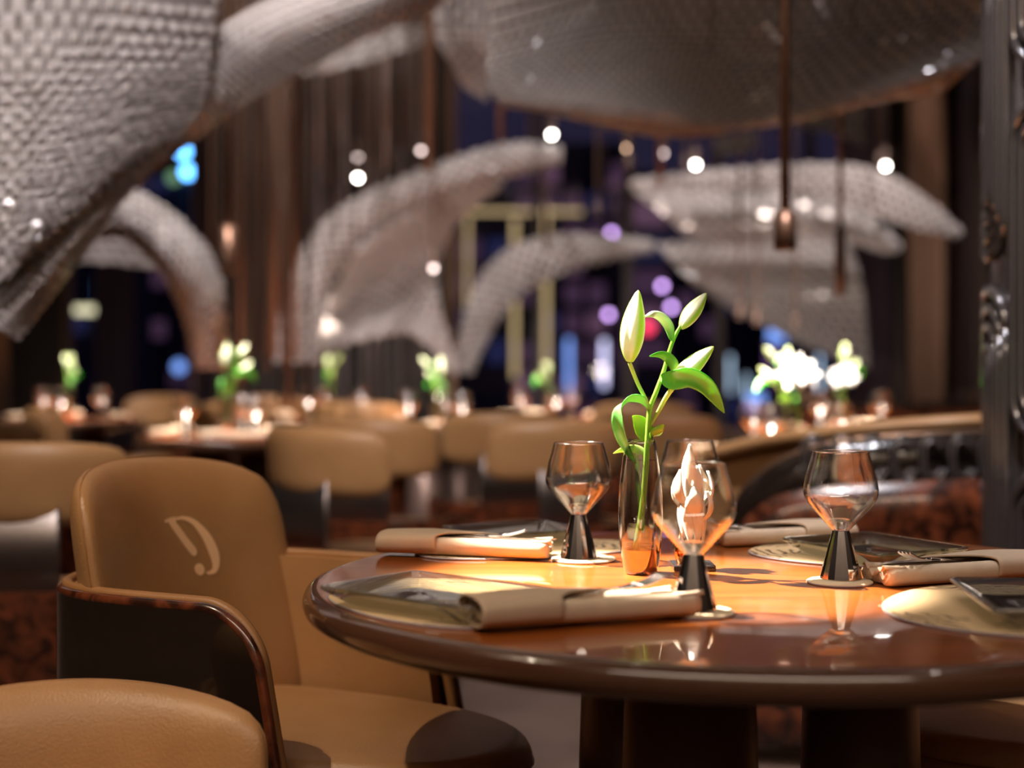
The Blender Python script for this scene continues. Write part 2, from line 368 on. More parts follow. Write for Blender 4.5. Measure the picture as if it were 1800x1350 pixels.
tower(225, 400, 455, 72, 'citydark', ['navy', 'dimviolet', 'navy'], 'dark violet tower in the left window', pr=.35)
tower(270, 420, 235, 86, 'citydark', ['navy', 'teal'], 'tall navy tower above the left arch', pr=.3)
tower(800, 900, 330, 55, 'citydark', ['dimviolet', 'navy', 'dimviolet', 'violet'], 'violet tower behind the low wave sculpture', pr=.6)
tower(905, 1110, 250, 62, 'citydark', ['dimviolet', 'pink', 'dimviolet', 'dimviolet', 'navy'], 'broad plum tower behind the gold light strips', pr=.8)
tower(1105, 1180, 300, 54, 'citydark', ['violet', 'dimviolet', 'pink', 'navy'], 'mauve tower right of the tallest lily bud', pr=.65)
tower(1185, 1310, 420, 70, 'citydark', ['navy', 'navy', 'dimviolet'], 'dark indigo tower right of the lily', pr=.35)
tower(1310, 1420, 560, 80, 'citydark', ['violet', 'navy', 'city_blue'], 'low blue lit tower under the right sculpture', pr=.4)
tower(1425, 1600, 470, 72, 'citydark', ['navy', 'dimviolet'], 'dark tower at the right end of the window', pr=.3)
def strip(px, py0, py1, d, wpx, e, label):
    a = P(px, py0, d); b = P(px, py1, d); wd = wpx/F*d
    c = (a.x, d, b.z-.3)
    o = MB().box((0, 0, .3+(a.z-b.z)/2), (wd, .12, a.z-b.z)).build('light_column', E[e], loc=c, smooth=False)
    pole = MB().box((0, .12, (b.z+12)/-2), (.12, .12, b.z+12)).build('mast', M['citydark'], o, smooth=False)
    tag(o, label, 'light', 'vertical light columns in the city'); return o
strip(905, 385, 665, 50, 9, 'gold', 'gold light column left of the lilies')
strip(960, 362, 665, 50, 9, 'gold', 'gold light column nearest the lilies')
strip(822, 380, 560, 50, 6, 'gold', 'gold light column at the left end of the big window')
strip(1000, 595, 700, 50, 8, 'city_blue', 'blue light column left of the tallest bud')
strip(1062, 598, 680, 50, 8, 'city_white', 'white light column left of the tallest bud')
strip(1078, 598, 680, 50.5, 10, 'violet', 'violet edge of the white light column')
strip(1284, 625, 690, 50, 4, 'ice', 'tall pale ice light column right of the lilies')
strip(1312, 660, 700, 50, 4, 'ice', 'short pale ice light column right of the lilies')
strip(1350, 600, 690, 50, 5, 'violet', 'violet light column under the right sculpture')
strip(1440, 625, 690, 50, 4, 'ice', 'ice light column behind the white lily')
o = MB().box((0, 0, 0), (4.0, .2, .12)).build('light_band', E['gold'], loc=P(925, 372, 50.6), smooth=False); MB().tube([(2.05, .2, .06), (2.05, .2, -18)], .06, 6).build('mast', M['citydark'], o); tag(o, 'horizontal gold light band across the city tower', 'light')
def orb(px, py, d, e, r=.16, label='', name='city_lamp'):
    mb = MB(); mb.lathe([(r*math.sin(PI*k/8)+1e-5, -r*math.cos(PI*k/8)) for k in range(9)], 12)
    o = mb.build(name, E[e], loc=P(px, py, d)); MB().tube([(0, 0, -r), (0, 0, -12-P(px, py, d).z)], .05, 6).build('mast', M['citydark'], o); tag(o, label, 'light', 'coloured lamps outside the windows'); return o
for px, py, e, l in ((322, 266, 'blue', 'upper blue lamp above the left arch'), (330, 302, 'blue', 'lower blue lamp above the left arch'), (1070, 553, 'lilac', 'lilac lamp just left of the tallest bud'),
                     (1164, 503, 'lilac', 'lilac lamp between the two upper buds'), (1075, 410, 'lilac', 'lilac lamp above the tallest bud'), (1138, 575, 'red', 'red lamp behind the small top leaf'),
                     (315, 645, 'city_blue', 'small blue lamp low in the left window'), (305, 312, 'green', 'green lamp beside the blue lamps'), (1180, 540, 'lilac', 'faint lilac lamp right of the tallest bud'), (1080, 322, 'pink', 'pink lamp above the window transom')):
    orb(px, py, 46, e, .10 if e == 'lilac' else .2, l)
o = MB().box((0, 0, 0), (1.3, .1, .22)).build('light_band', E['cityyellow'], loc=P(150, 545, 45), smooth=False); MB().tube([(0, .12, .06), (0, .12, -15)], .06, 6).build('mast', M['citydark'], o); tag(o, 'pale yellow light band low in the left window', 'light')

# ------------------------------------------------------------ crystal sculptures
def smooth_patch(rows, nu, nv):
    rows = [[P(*p) for p in r] for r in rows]
    g = []
    for j in range(nv):
        ctrl = []
        v = j/(nv-1)
        for i in range(nu):
            u = i/(nu-1)
            col = [cr(r, u) for r in rows]
            ctrl.append(cr(col, v))
        g.append(ctrl)
    return g
def tiles(rows, cw, ch, h=.014, seed=1):
    """brick pattern of faceted crystal tiles over a smooth patch"""
    base = smooth_patch(rows, 60, 40)
    L = sum((base[20][i+1]-base[20][i]).length for i in range(59)); H = sum((base[j+1][30]-base[j][30]).length for j in range(39))
    nu = max(4, int(L/cw)); nv = max(2, int(H/ch))
    def at(u, v):
        x = min(max(u, 0), 1)*59; y = min(max(v, 0), 1)*39
        i = min(int(x), 58); j = min(int(y), 38); a = x-i; b = y-j
        return (base[j][i]*(1-a)+base[j][i+1]*a)*(1-b)+(base[j+1][i]*(1-a)+base[j+1][i+1]*a)*b
    rr = random.Random(seed); mb = MB()
    for j in range(nv):
        off = .5 if j % 2 else 0
        for i in range(-1, nu+1):
            u0 = (i+off)/nu; u1 = (i+1+off)/nu; v0 = j/nv; v1 = (j+1)/nv
            u0 = max(u0, 0); u1 = min(u1, 1)
            if u1-u0 < .2/nu: continue
            q = [at(u0, v0), at(u1, v0), at(u1, v1), at(u0, v1)]
            c = sum(q, Vector())/4
            n = (q[1]-q[0]).cross(q[3]-q[0])
            if n.length < 1e-9: continue
            n.normalize(); n = (n+Vector((rr.uniform(-.3, .3), rr.uniform(-.3, .3), rr.uniform(-.3, .3)))).normalized()
            k = len(mb.v)
            for p in q: mb.v.append(tuple(p))
            for p in q: mb.v.append(tuple(c+(p-c)*.84))
            for p in q: mb.v.append(tuple(c+(p-c)*.5+n*h))
            for p in q: mb.v.append(tuple(c+(p-c)*.5-n*h))
            mb.c += [(1, 1, 1)]*16
            mb.f += [(k+8, k+9, k+10, k+11), (k+15, k+14, k+13, k+12)]; mb.m += [0, 0]
            for a in range(4):
                b2 = (a+1) % 4; mb.f.append((k+a, k+b2, k+4+b2, k+4+a)); mb.m.append(1)
                mb.f.append((k+4+a, k+4+b2, k+8+b2, k+8+a)); mb.f.append((k+4+b2, k+4+a, k+12+a, k+12+b2)); mb.m += [0, 0]
    return mb
def strip_rows(top, bot, bulge=-.15):
    mid = [((a[0]+b[0])/2, (a[1]+b[1])/2, (a[2]+b[2])/2+bulge) for a, b in zip(top, bot)]
    return [top, mid, bot]
def z(pts, d0, d1=None):
    n = len(pts); d1 = d0 if d1 is None else d1
    return [(x, y, d0+(d1-d0)*i/(n-1)) for i, (x, y) in enumerate(pts)]
def sculpture(label, parts, cw=.08, ch=.055, h=.022, wires=()):
    c = P(*parts[0][1][0][1])
    e = empty('crystal_sculpture', c, 0, label, 'hanging sculpture')
    for k, (nm, rows) in enumerate(parts):
        tiles(rows, cw*(.7 if 'folded' in nm else 1), ch*(.6 if 'folded' in nm else 1), h*(.6 if 'folded' in nm else 1), seed=k+3).build(nm, [M['crystal'], M['frame']], e, smooth=False, origin=c, fix=False)
    if not wires:
        r0 = parts[0][1][0]; wires = (r0[1], r0[-2])
    mb = MB()
    for (px, py, d) in wires:
        a = P(px, py, d); mb.tube([a, (a.x, a.y, ZC-.005)], .004, 6)
    if wires: mb.build('suspension_wire', M['string'], e, origin=c)
    return e
sculpture('large crystal tiled wing filling the upper left corner', [
    ('main_sheet', [z([(-300, -280), (0, -280), (250, -280), (410, -280)], 4.6, 5.1), [(-300, 50, 4.1), (0, 50, 4.0), (210, 50, 4.3), (372, 60, 4.9)],
                    [(-300, 250, 3.9), (0, 250, 3.8), (170, 230, 4.1), (345, 190, 4.8)], [(-300, 420, 3.8), (-20, 400, 3.7), (100, 370, 3.9), (250, 290, 4.5)],
                    [(-300, 600, 3.8), (-60, 530, 3.7), (40, 450, 3.8), (160, 360, 4.25)]]),
    ('folded_strip', strip_rows([(800, -70, 6.6), (560, -30, 6.0), (385, 50, 5.3), (348, 170, 4.9), (230, 300, 4.4), (100, 400, 4.0), (-60, 540, 3.8)],
                                [(780, 5, 6.7), (620, 80, 6.2), (450, 172, 5.6), (335, 250, 5.1), (220, 345, 4.6), (120, 480, 4.2), (30, 600, 3.9)], -.1))], cw=.078, ch=.05, h=.02, wires=((250, 100, 4.6), (60, 150, 4.1)))
sculpture('crystal arch curving down behind the upper left wing', [
    ('arch_strip', strip_rows([(110, 375, 7.4), (195, 332, 7.0), (270, 350, 6.8), (340, 410, 6.8), (388, 490, 6.9), (400, 650, 7.1)], [(60, 480, 7.6), (150, 432, 7.1), (215, 418, 6.9), (285, 478, 6.8), (325, 560, 6.9), (345, 650, 7.1)])),
    ('rear_strip', [z([(50, 420), (150, 405), (265, 400)], 8.2, 7.8), z([(55, 480), (150, 462), (275, 475)], 8.3, 7.9)])], cw=.08, ch=.045)
sculpture('cup shaped crystal wing left of centre with a long pointed tip', [
    ('upper_strip', strip_rows(z([(990, 262), (900, 252), (780, 285), (660, 332), (565, 392), (505, 500), (480, 640)], 9.0, 7.8), z([(985, 285), (900, 308), (800, 338), (705, 378), (622, 442), (575, 520), (555, 640)], 9.0, 8.0))),
    ('cup', [z([(622, 442), (710, 378), (800, 340), (890, 318)], 8.2, 8.9), z([(585, 520), (660, 470), (735, 430), (795, 400)], 8.6, 9.1), z([(568, 570), (650, 540), (715, 520), (770, 500)], 8.7, 9.1), z([(560, 618), (660, 592), (730, 590), (805, 665)], 8.4, 8.8)])], cw=.085, ch=.05, wires=((780, 330, 8.6),))
sculpture('low crystal wave behind the lilies curling left', [
    ('wave', strip_rows(z([(1150, 425), (1060, 414), (960, 415), (880, 445), (835, 505), (812, 570), (790, 650)], 10.8, 9.9), z([(1150, 440), (1060, 458), (985, 482), (915, 520), (875, 565), (850, 612), (825, 660)], 10.8, 10.0)))], cw=.09, ch=.06)
sculpture('huge crystal canopy across the top right seen from below', [
    ('canopy', [[(890, -280, 4.9), (1150, -280, 5.4), (1450, -280, 5.2), (1900, -250, 4.7)], [(858, 60, 5.0), (1100, 0, 5.5), (1450, 0, 5.4), (1850, -50, 4.7)], [(858, 150, 5.0), (1080, 120, 5.4), (1400, 120, 5.5), (1790, 60, 4.8)],
                [(880, 182, 5.1), (1100, 195, 5.2), (1350, 215, 5.3), (1710, 115, 4.9)], [(905, 180, 5.5), (1180, 240, 5.4), (1400, 200, 5.5), (1660, 160, 5.2)]])], cw=.06, ch=.04, h=.009, wires=((1250, 100, 5.4), (1500, 60, 5.2)))
sculpture('small pale crystal fin hanging at the top centre', [('fin', [z([(755, -80), (900, -80)], 8.0, 8.2), z([(760, 50), (880, 50)], 8.0, 8.2), z([(790, 110), (862, 130)], 8.2, 8.4), z([(815, 150), (855, 178)], 8.4, 8.5)])], cw=.08, ch=.05)
sculpture('thin pale crystal blade above the centre rods', [('blade', [z([(530, 85), (640, 52), (750, 45)], 9.0), z([(530, 135), (640, 112), (760, 72)], 9.0)])], cw=.09, ch=.05)
sculpture('upper right crystal blade ending in a point by the wall', [
    ('blade', strip_rows(z([(1105, 320), (1250, 300), (1400, 288), (1520, 292), (1610, 332), (1692, 408)], 9.5, 8.8), z([(1110, 334), (1250, 330), (1400, 338), (1500, 360), (1590, 398), (1688, 418)], 9.5, 8.8), -.05))], cw=.09, ch=.05)
sculpture('middle right crystal hull under the upper blade', [
    ('hull', [z([(1110, 336), (1250, 334), (1400, 343), (1510, 362), (1585, 435)], 10.0, 9.5), z([(1175, 385), (1260, 388), (1390, 392), (1500, 408), (1582, 440)], 9.7, 9.4), z([(1205, 408), (1260, 426), (1330, 426), (1440, 412), (1560, 443)], 9.9, 9.6)])], cw=.09, ch=.06)
sculpture('lowest right crystal sail sweeping down toward the booth', [
    ('sail', [z([(1150, 430), (1250, 422), (1350, 420), (1490, 410)], 10.8, 10.3), z([(1190, 467), (1290, 498), (1400, 520), (1518, 512)], 10.5, 10.1), z([(1225, 500), (1320, 560), (1430, 612), (1530, 650)], 10.8, 10.3)])], cw=.09, ch=.06, h=.02)
sculpture('bright crystal scrap under the canopy, left of the thick rod', [('scrap', [z([(1255, 240), (1330, 230)], 12.2), z([(1262, 275), (1320, 268)], 12.2)])], cw=.1, ch=.06)
sculpture('bright crystal fringe under the canopy, right of the thick rod', [('fringe', [z([(1395, 215), (1460, 195), (1525, 185)], 12.0), z([(1400, 225), (1460, 235), (1520, 258)], 12.0)])], cw=.1, ch=.06)

# hanging rods
def hrod(px, pybot, d, r=.008, m='rod', end=0, label='', group=None, ptop=None):
    a = P(px, pybot, d); top = ZC
    o = MB().tube([(0, 0, 0), (0, 0, top-a.z)], r, 8).build('hanging_rod', M[m], loc=a); tag(o, label, 'hanging rod', group)
    if end: MB().lathe([(0, -end*.02), (r*2.1, 0), (r*2.1, end), (0, end+.005)], 14).build('end_weight', M[m], o)
    return o
hrod(1380, 440, 4.4, .017, end=.12, label='thick bronze rod with a cylinder end at upper right')
hrod(1477, 518, 5.6, .011, end=.26, m='string', label='thinner dark rod with a long end right of the thick rod')
hrod(403, 480, 6.0, .016, end=.2, label='bronze rod beside the left arch')
hrod(755, 300, 7.2, .026, label='wide bronze rod above the long pointed wing')
hrod(1160, 330, 7.4, .014, label='bronze rod ending above the right blade')
hrod(880, 250, 7.0, .016, label='bronze rod under the left tip of the canopy')
for i, px in enumerate((372, 388, 412, 425, 436, 447, 458, 468, 478, 485, 492, 498, 504, 510, 516, 522, 530, 540)):
    hrod(px+R.uniform(-3, 3), R.uniform(600, 720), R.uniform(6.2, 8.6), .012 if 480 < px < 525 else .008, 'rod' if i % 3 == 0 else 'string', label='thin brown rod in the dense curtain of rods left of centre', group='dense rods left of centre')
for i in range(16):
    hrod(548+i*13+R.uniform(-4, 4), R.uniform(240, 330), R.uniform(9.6, 11.5), .012, 'string' if i % 3 == 0 else 'pale_rod', label='thin rod hanging above the cup shaped wing', group='rods above the cup shaped wing')
for px, py in ((585, 700), (605, 705), (640, 700), (672, 702), (705, 700), (730, 698), (560, 700), (655, 700)):
    hrod(px, py, 11.5, .022, 'pale_rod', label='dark rod below the cup shaped wing', group='rods below the cup shaped wing')
for px, py, d in ((1300, 560, 8.3), (1330, 570, 8.2), (1398, 580, 8.4), (960, 440, 9.5), (1050, 380, 9.5), (1105, 300, 9), (1545, 300, 8.5), (1205, 300, 9.0), (930, 300, 9.6)):
    hrod(px, py, d, .009, 'string', end=.1, label='thin dark rod hanging among the sculptures right of centre', group='rods right of centre')
# ceiling spot lamps
lamp0 = None
for px, py, d, e, l in ((842, 44, 9, 'white', 'bright spot lamp at the top centre'), (970, 237, 9, 'white', 'bright spot lamp above the long wing tip'), (1103, 261, 9.5, 'warm', 'warm spot lamp right of centre'),
                     (1100, 220, 9.6, 'warm', 'orange spot lamp just above another warm lamp'), (1223, 290, 9, 'white', 'bright spot lamp left of the thick rod'), (1557, 292, 9, 'white', 'bright spot lamp above the right blade'),
                     (629, 313, 9.2, 'white', 'bright spot lamp above the cup shaped wing'), (629, 277, 9.4, 'soft', 'dimmer spot lamp directly over a bright one'), (740, 265, 9.2, 'soft', 'soft pink spot lamp beside the wide bronze rod'), (762, 472, 7.6, 'soft', 'soft spot lamp at the right rim of the cup'),
                     (1165, 270, 9.6, 'soft', 'soft spot lamp above the right blade tip'), (820, 143, 9.5, 'soft', 'faint spot lamp below the small fin')):
    c = P(px, py, d); r = .017 if e == 'white' else .016
    lm = empty('spot_lamp', c, 0, l, 'lamp')
    MB().lathe([(0, .12), (r*1.3, .115), (r*1.4, .03), (r*1.2, .028), (0, .03)], 16).build('housing', M['string'], lm)
    MB().lathe([(1e-4, -r*.9), (r*.6, -r*.7), (r, 0), (r*.8, r*.7), (1e-4, r*.9)], 16).build('bulb', E[e], lm)
    MB().tube([(0, 0, .11), (0, 0, ZC-c.z)], .006, 6).build('suspension_rod', M['string'], lm)

# ------------------------------------------------------------ armchairs
def upath(L, s, wx=.275, wy=.30, off=0):
    """tub outline, s in -1..1; opening toward +x; L = arm length ahead of the bend"""
    arc = PI*.5*(wx+wy); tot = 2*L+arc; a = (s+1)/2*tot
    if a < L: return Vector((L-a, -(wy-off), 0))
    if a > L+arc: return Vector((a-L-arc, wy-off, 0))
    t = -PI/2-(a-L)/arc*PI
    e = 2/3.0
    cx, sy = math.cos(t), math.sin(t)
    return Vector((math.copysign(abs(cx)**e, cx)*(wx-off), math.copysign(abs(sy)**e, sy)*(wy-off), 0))
def tub(z0, z1, L0, flare, off0, off1, rc=.09, n=72, nz=26, drop=0, dropf=0):
    """closed shell following the tub outline between offsets; front edge slants forward downwards"""
    def Lz(zz):
        l = L0+flare*(1-(zz-z0)/(z1-z0)); q = zz-(z1-rc)
        if q > 0: l -= rc-math.sqrt(max(0, rc*rc-q*q))
        return l
    mb = MB(); rows_o = []; rows_i = []
    for j in range(nz+1):
        u = j/nz; zz = z0+(z1-z0)*(1-(1-u)**2.2)
        L = Lz(zz)
        def pt(s, off):
            p = upath(L, s, off=off); back = max(0, -p.x+.05)
            return (p.x, p.y, zz+drop*back*u)
        rows_o.append([pt(-1+2*i/n, off0) for i in range(n+1)]); rows_i.append([pt(-1+2*i/n, off1) for i in range(n+1)])
    mb.grid(rows_o); mb.grid([r[::-1] for r in rows_i])
    mb.grid([rows_o[-1], rows_i[-1]]); mb.grid([rows_o[0], rows_i[0]])
    mb.grid([[r[0] for r in rows_o], [r[0] for r in rows_i]]); mb.grid([[r[-1] for r in rows_o], [r[-1] for r in rows_i]])
    return mb, Lz
def padf(w, h, t, rc, bend, tilt, x0, z0, puff=.5, edge=3.0, crown=.02):
    """backrest pad surface: returns function (u,v,side)->point. u,v in -1..1"""
    def f(u, v, side):
        rr = max(abs(u), abs(v)); 
        # map square to rounded rectangle (superellipse blend)
        if rr > 1e-6:
            k = (abs(u)**edge+abs(v)**edge)**(1/edge)/rr
            uu, vv = u/k**.9, v/k**.9
        else: uu, vv = 0, 0
        prof = (1-rr**4)**.5
        y = uu*w/2; zz = vv*h/2+crown*(1-uu*uu)*(1 if v > 0 else 0)*max(0, v)
        x = bend*uu*uu*w/2 + side*t/2*(prof*.85+.0)*(1) - tilt*(zz)
        return Vector((x0+x, y, z0+zz))
    return f
def pad_mesh(f, n=24):
    mb = MB(); 
    g = lambda k: math.sin(k*PI/2)  # denser to the rim
    A = [[f(g(-1+2*i/n), g(-1+2*j/n), 1) for i in range(n+1)] for j in range(n+1)]
    B = [[f(g(-1+2*i/n), g(-1+2*j/n), -1) for i in range(n+1)] for j in range(n+1)]
    mb.grid(A); mb.grid([r[::-1] for r in B]); return mb
def rounded_D(hw, xf, xb, n=64, e=2.5):
    """seat outline: straight at the back (xb), rounded at the front (xf)"""
    pts = []
    for i in range(n):
        t = 2*PI*i/n; c, s = math.cos(t), math.sin(t)
        x = math.copysign(abs(c)**(2/e), c); y = math.copysign(abs(s)**(2/e), s)
        pts.append(((x*(xf if x > 0 else -xb)), y*hw))
    return pts
def seat_meshes(hw, xf, xb, ztop, zbot, par):
    o = rounded_D(hw, xf, xb); mb = MB(); rows = []
    def ring(k, zz): return [(x*k, y*k, zz) for x, y in o]
    for k, zz in ((.82, zbot), (.97, zbot+.005), (1.0, zbot+.06), (1.0, ztop-.075), (1.0, ztop-.055)): rows.append(ring(k, zz))
    mb.grid(rows, cu=True, cap0=True); mb.build('seat_base', M['leather'], par)
    rows = []
    for k in range(9):
        a = k/8*PI/2; rows.append(ring(.93+.075*math.cos(a), ztop-.052+.040*math.sin(a)))
    for k in (.8, .6, .4, .2, .02): rows.append(ring(k, ztop-.012+.016*(1-k*k)))
    sc_ = MB().grid(rows, cu=True, cap1=True).build('seat_cushion', M['leather'], par)
    rp = []
    for x, y in o+[o[0]]: rp.append((x*1.004, y*1.004, ztop-.056))
    MB().tube(rp, .0035, 8).build('seat_piping', M['leather_dark'], sc_)
def emblem(par, f, sc=1.0, uc=0, vc=0, w=.5, h=.46):
    # strokes (centre u, v, half width) in metres on the pad: italic D with a dot under the stem
    S = [[(-.066, .050, .0016), (-.052, .0515, .003), (-.036, .051, .0042)],
         [(-.052, .050, .0045), (-.040, .037, .0068), (-.022, .014, .0068), (-.004, -.008, .0068), (.0, -.014, .002)],
         [(-.036, .0525, .0016), (-.012, .0525, .0028), (.012, .042, .0052), (.032, .018, .0080), (.044, -.010, .0088), (.046, -.030, .0068), (.040, -.044, .0042), (.026, -.048, .0024), (.020, -.046, .0012)]]
    mb = MB()
    def sp(u, v, lift): 
        ta = (uc+u*sc)/(w/2); tb = (vc+v*sc)/(h/2); uu, vv = ta, tb
        for _ in range(12):
            k_ = ((abs(uu)**6.5+abs(vv)**6.5)**(1/6.5)/max(abs(uu), abs(vv), 1e-6))**.9; uu, vv = ta*k_, tb*k_
        a = f(uu, vv, 1); b = f(uu+.01, vv, 1); c = f(uu, vv+.01, 1); n = (b-a).cross(c-a).normalized()
        if n.x < 0: n = -n
        return a+n*lift
    for st in S:
        pts = curve([(a, b, c) for a, b, c in st], 26); L = []; Rr = []
        for i, p in enumerate(pts):
            t = (pts[min(i+1, 25)]-pts[max(i-1, 0)]); t = Vector((t.x, t.y)).normalized(); n = Vector((-t.y, t.x)); hw = max(p.z*1.25, .001)
            L.append((p.x+n.x*hw, p.y+n.y*hw)); Rr.append((p.x-n.x*hw, p.y-n.y*hw))
        top = [[sp(*a, .0012), sp(*b, .0012)] for a, b in zip(L, Rr)]; bot = [[sp(*a, -.001), sp(*b, -.001)] for a, b in zip(L, Rr)]
        mb.grid([[t[0], t[1], b[1], b[0]] for t, b in zip(top, bot)], cu=True, cap0=True, cap1=True)
    c = (.004, -.040); rows = []
    for rr_, lf in ((.0115, -.001), (.0115, .0012), (.0001, .0012)):
        rows.append([sp(c[0]+rr_*math.cos(2*PI*k/20), c[1]+rr_*.9*math.sin(2*PI*k/20), lf) for k in range(20)])
    mb.grid(rows, cu=True)
    o = mb.build('emblem', M['emblem'], par, smooth=False); o['label'] = 'pale embossed D shaped monogram'; return o
M['emblem'] = plain('emblem_foil', (.95, .62, .36), .5)
def armchair(label, loc, rz, arm=.70, back=.885, mono=False, emb=False, group=None, scale=1):
    e = empty('armchair', loc, rz, label, 'chair', group)
    mb, Lz = tub(.05, arm, .21, .13, 0, .016); o = mb.build('shell', M['lacquer'], e, auto=35)
    # burl edge band along the shell's rim
    n = 90; pts = []; nz = 16
    L = Lz
    fz = [.05+(arm-.05)*(1-(1-k/50)**2.2) for k in range(50)]; front = [(Lz(q), q) for q in fz]
    rim = []
    for s in (-1,):
        for x, zz in front: rim.append(Vector((x, -.292, zz)))
    Lt = Lz(arm)
    for i in range(61): 
        p = upath(Lt, -1+2*i/60, off=.008); rim.append(Vector((p.x, p.y, arm)))
    for x, zz in front[::-1]: rim.append(Vector((x, .292, zz)))
    MB().tube(rim, .0095, 8).build('shell_edge', M['burl'], e)
    mb, _ = tub(.3, arm+.004, .195, .055, .017, .05, rc=.09); mb.build('arm_padding', M['leather'], e, auto=50)
    pr = [Vector((p.x-.004 if k < 50 or k > 110 else p.x, p.y*.945, p.z+.006)) for k, p in enumerate(rim)]
    MB().tube([p for p in pr if p.z > .32], .010, 8).build('arm_piping', M['leather_dark'], e)
    h = back-.40
    f = padf(.55, h, .12, .1, .40, .19, -.205, .40+h/2-.012, edge=6.5, crown=.03)
    br = pad_mesh(f).build('backrest', M['leather'], e)
    seam = [f(math.sin(a), math.cos(a), -.15)*1 for a in ()]
    rp = []
    for k in range(80):
        a = 2*PI*k/80; c, s = math.cos(a), math.sin(a); m_ = max(abs(c), abs(s)); rp.append(f(c/m_*.999, s/m_*.999, 0))
    MB().tube(rp+[rp[0]], .0016, 6).build('backrest_seam', M['leather_dark'], br)
    seat_meshes(.236, .52, -.2, .475, .10, e)
    MB().lathe([(0, 0), (.19, 0), (.2, .02), (.2, .1), (0, .1)], 40).build('plinth', M['lacquer'], e)
    if emb: emblem(br, f, .92, uc=.065, vc=.095, w=.55, h=h)
    return e
hero = armchair('tan leather armchair with a monogrammed high back left of the table', (-.46, 2.49, 0), math.atan2(-.42, .9), emb=True)
armchair('low tan leather armchair in the bottom left corner', (-.585, 1.78, 0), math.radians(-80), arm=.49, back=.61)
armchair('tan leather armchair tucked under the right side of the table', (1.17, 2.53, 0), math.radians(190), arm=.66, back=.86)

def tub_chair():
    e = empty('tub_chair', (0, 0, 0), 0, 'x', 'chair')
    mb, _ = tub(.03, .50, .16, .02, 0, .03, rc=.05, n=40, nz=8); mb.build('shell', M['burl'], e, auto=40)
    rows = []
    for zz in (.48, .74):
        rows.append([(upath(.0, -.2+.4*i/16, off=.03).x, upath(.0, -.2+.4*i/16, off=.03).y, zz) for i in range(17)])
    o = MB().grid(rows).build('back_plate', M['steel'], e, fix=False); solid(o, .012)
    f = padf(.56, .21, .09, .1, .42, .10, -.235, .762, edge=5, crown=.012)
    pad_mesh(f, 16).build('backrest', M['leather'], e)
    seat_meshes(.225, .27, -.19, .475, .33, e)
    return e
tc0 = tub_chair(); tc0.location = (-1.30, 3.85, 0); tc0.rotation_euler = (0, 0, math.radians(96)); tc0['label'] = 'tan tub chair with a steel and burl back at the left edge'
for x_px, d, rz, l in ((625, 4.7, 50, 'tan tub chair seen over the gap between monogrammed chair and table'), (668, 5.5, 75, 'tan tub chair just right of the nearest background one'),
                     (950, 5.3, 115, 'tan tub chair behind the left wine glass'), (880, 6.2, 100, 'tan tub chair behind the vase-left table, further back'), 
                     (640, 8.0, 80, 'small distant tan tub chair left of centre'), (262, 9.4, 250, 'distant tan tub chair at the far left table'), (330, 8.0, 170, 'distant tan tub chair between the two left tables'), (1180, 6.1, 60, 'tan tub chair behind the ornament and rear glass'),
                     (30, 5.4, 60, 'dark brown tub chair turned sideways at far left'), (150, 6.6, 10, 'tan tub chair left of the second background table'), (1130, 7.8, 85, 'far tan tub chair behind the lily stem'), (470, 9.6, 90, 'furthest tan tub chair left of centre')):
    put(tc0, ((x_px-900)/F*d, d, 0), math.radians(rz), l)

# ------------------------------------------------------------ tables
TC = Vector((.343, 2.14, 0)); TR = .652; TZ = .75
def table(R_, label, loc, n=96, group=None, peds=((-.10, -.20, .088), (.20, .08, .085), (-.14, .2, .085))):
    e = empty('round_table', loc, 0, label, 'table', group)
    prof = [(1e-4, .75), (R_*.5, .75), (R_-.022, .75), (R_-.014, .7495), (R_-.006, .746), (R_-.001, .738), (R_, .728), (R_-.003, .718), (R_-.012, .710), (R_-.03, .705), (R_-.10, .69), (R_-.2, .668), (R_-.30, .66), (1e-4, .66)]
    tt = MB().lathe(prof, n).build('tabletop', [M['table'], M['table_edge']], e)
    for p in tt.data.polygons:
        if math.hypot(p.center.x, p.center.y) > R_-.024 and p.center.z > .70: p.material_index = 1
    for (x, y, r) in peds:
        s = R_/.65
        mb = MB().lathe([(1e-4, 0), (r*1.2, 0), (r*1.2, .01), (r*1.13, .3), (r, .66), (1e-4, .66)], 40, c=(x*s, y*s, 0)).build('pedestal', M['pedestal'], e)
    return e
table(TR, 'glossy orange brown round wooden dining table in the foreground', (TC.x, TC.y, 0))

def on(px, py):   # pixel -> table plane point
    d = (CAMZ-TZ)*F/(py-HOR); return Vector(((px-900)/F*d, d, TZ))

# placemats
def placemat(loc, rz, a=.2, b=.15, label=''):
    n = 72; out = []
    for i in range(n):
        t = 2*PI*i/n; c, s = math.cos(t), math.sin(t); k = 1+.05*math.cos(t*1)+.03*math.sin(2*t)
        out.append((math.copysign(abs(c)**.9, c)*a*k, math.copysign(abs(s)**.9, s)*b*k))
    rows = [[(x*k, y*k, zz) for x, y in out] for k, zz in ((.98, 0), (1, .001), (1, .0024), (.993, .0034), (.5, .0034), (.01, .0034))]
    o = MB().grid(rows, cu=True, cap0=True, cap1=True).build('placemat', [M['mat'], M['mat_edge']], loc=loc)
    nf = n
    for i, p in enumerate(o.data.polygons):
        zc = p.center.z
        if zc < .0029: p.material_index = 1
    o.rotation_euler = (0, 0, rz); tag(o, label, 'placemat'); return o
placemat((-.072, 1.915, TZ), math.atan2(.45, -.26), .215, .15, 'cream leather placemat at the left front of the table')
placemat((.02, 2.475, TZ), math.atan2(.25, .7), .205, .115, 'cream placemat under the rear left plate and napkin')
placemat((.592, 2.40, TZ), math.atan2(-.49, .80), .20, .145, 'cream placemat with dark contour lines at the rear right')
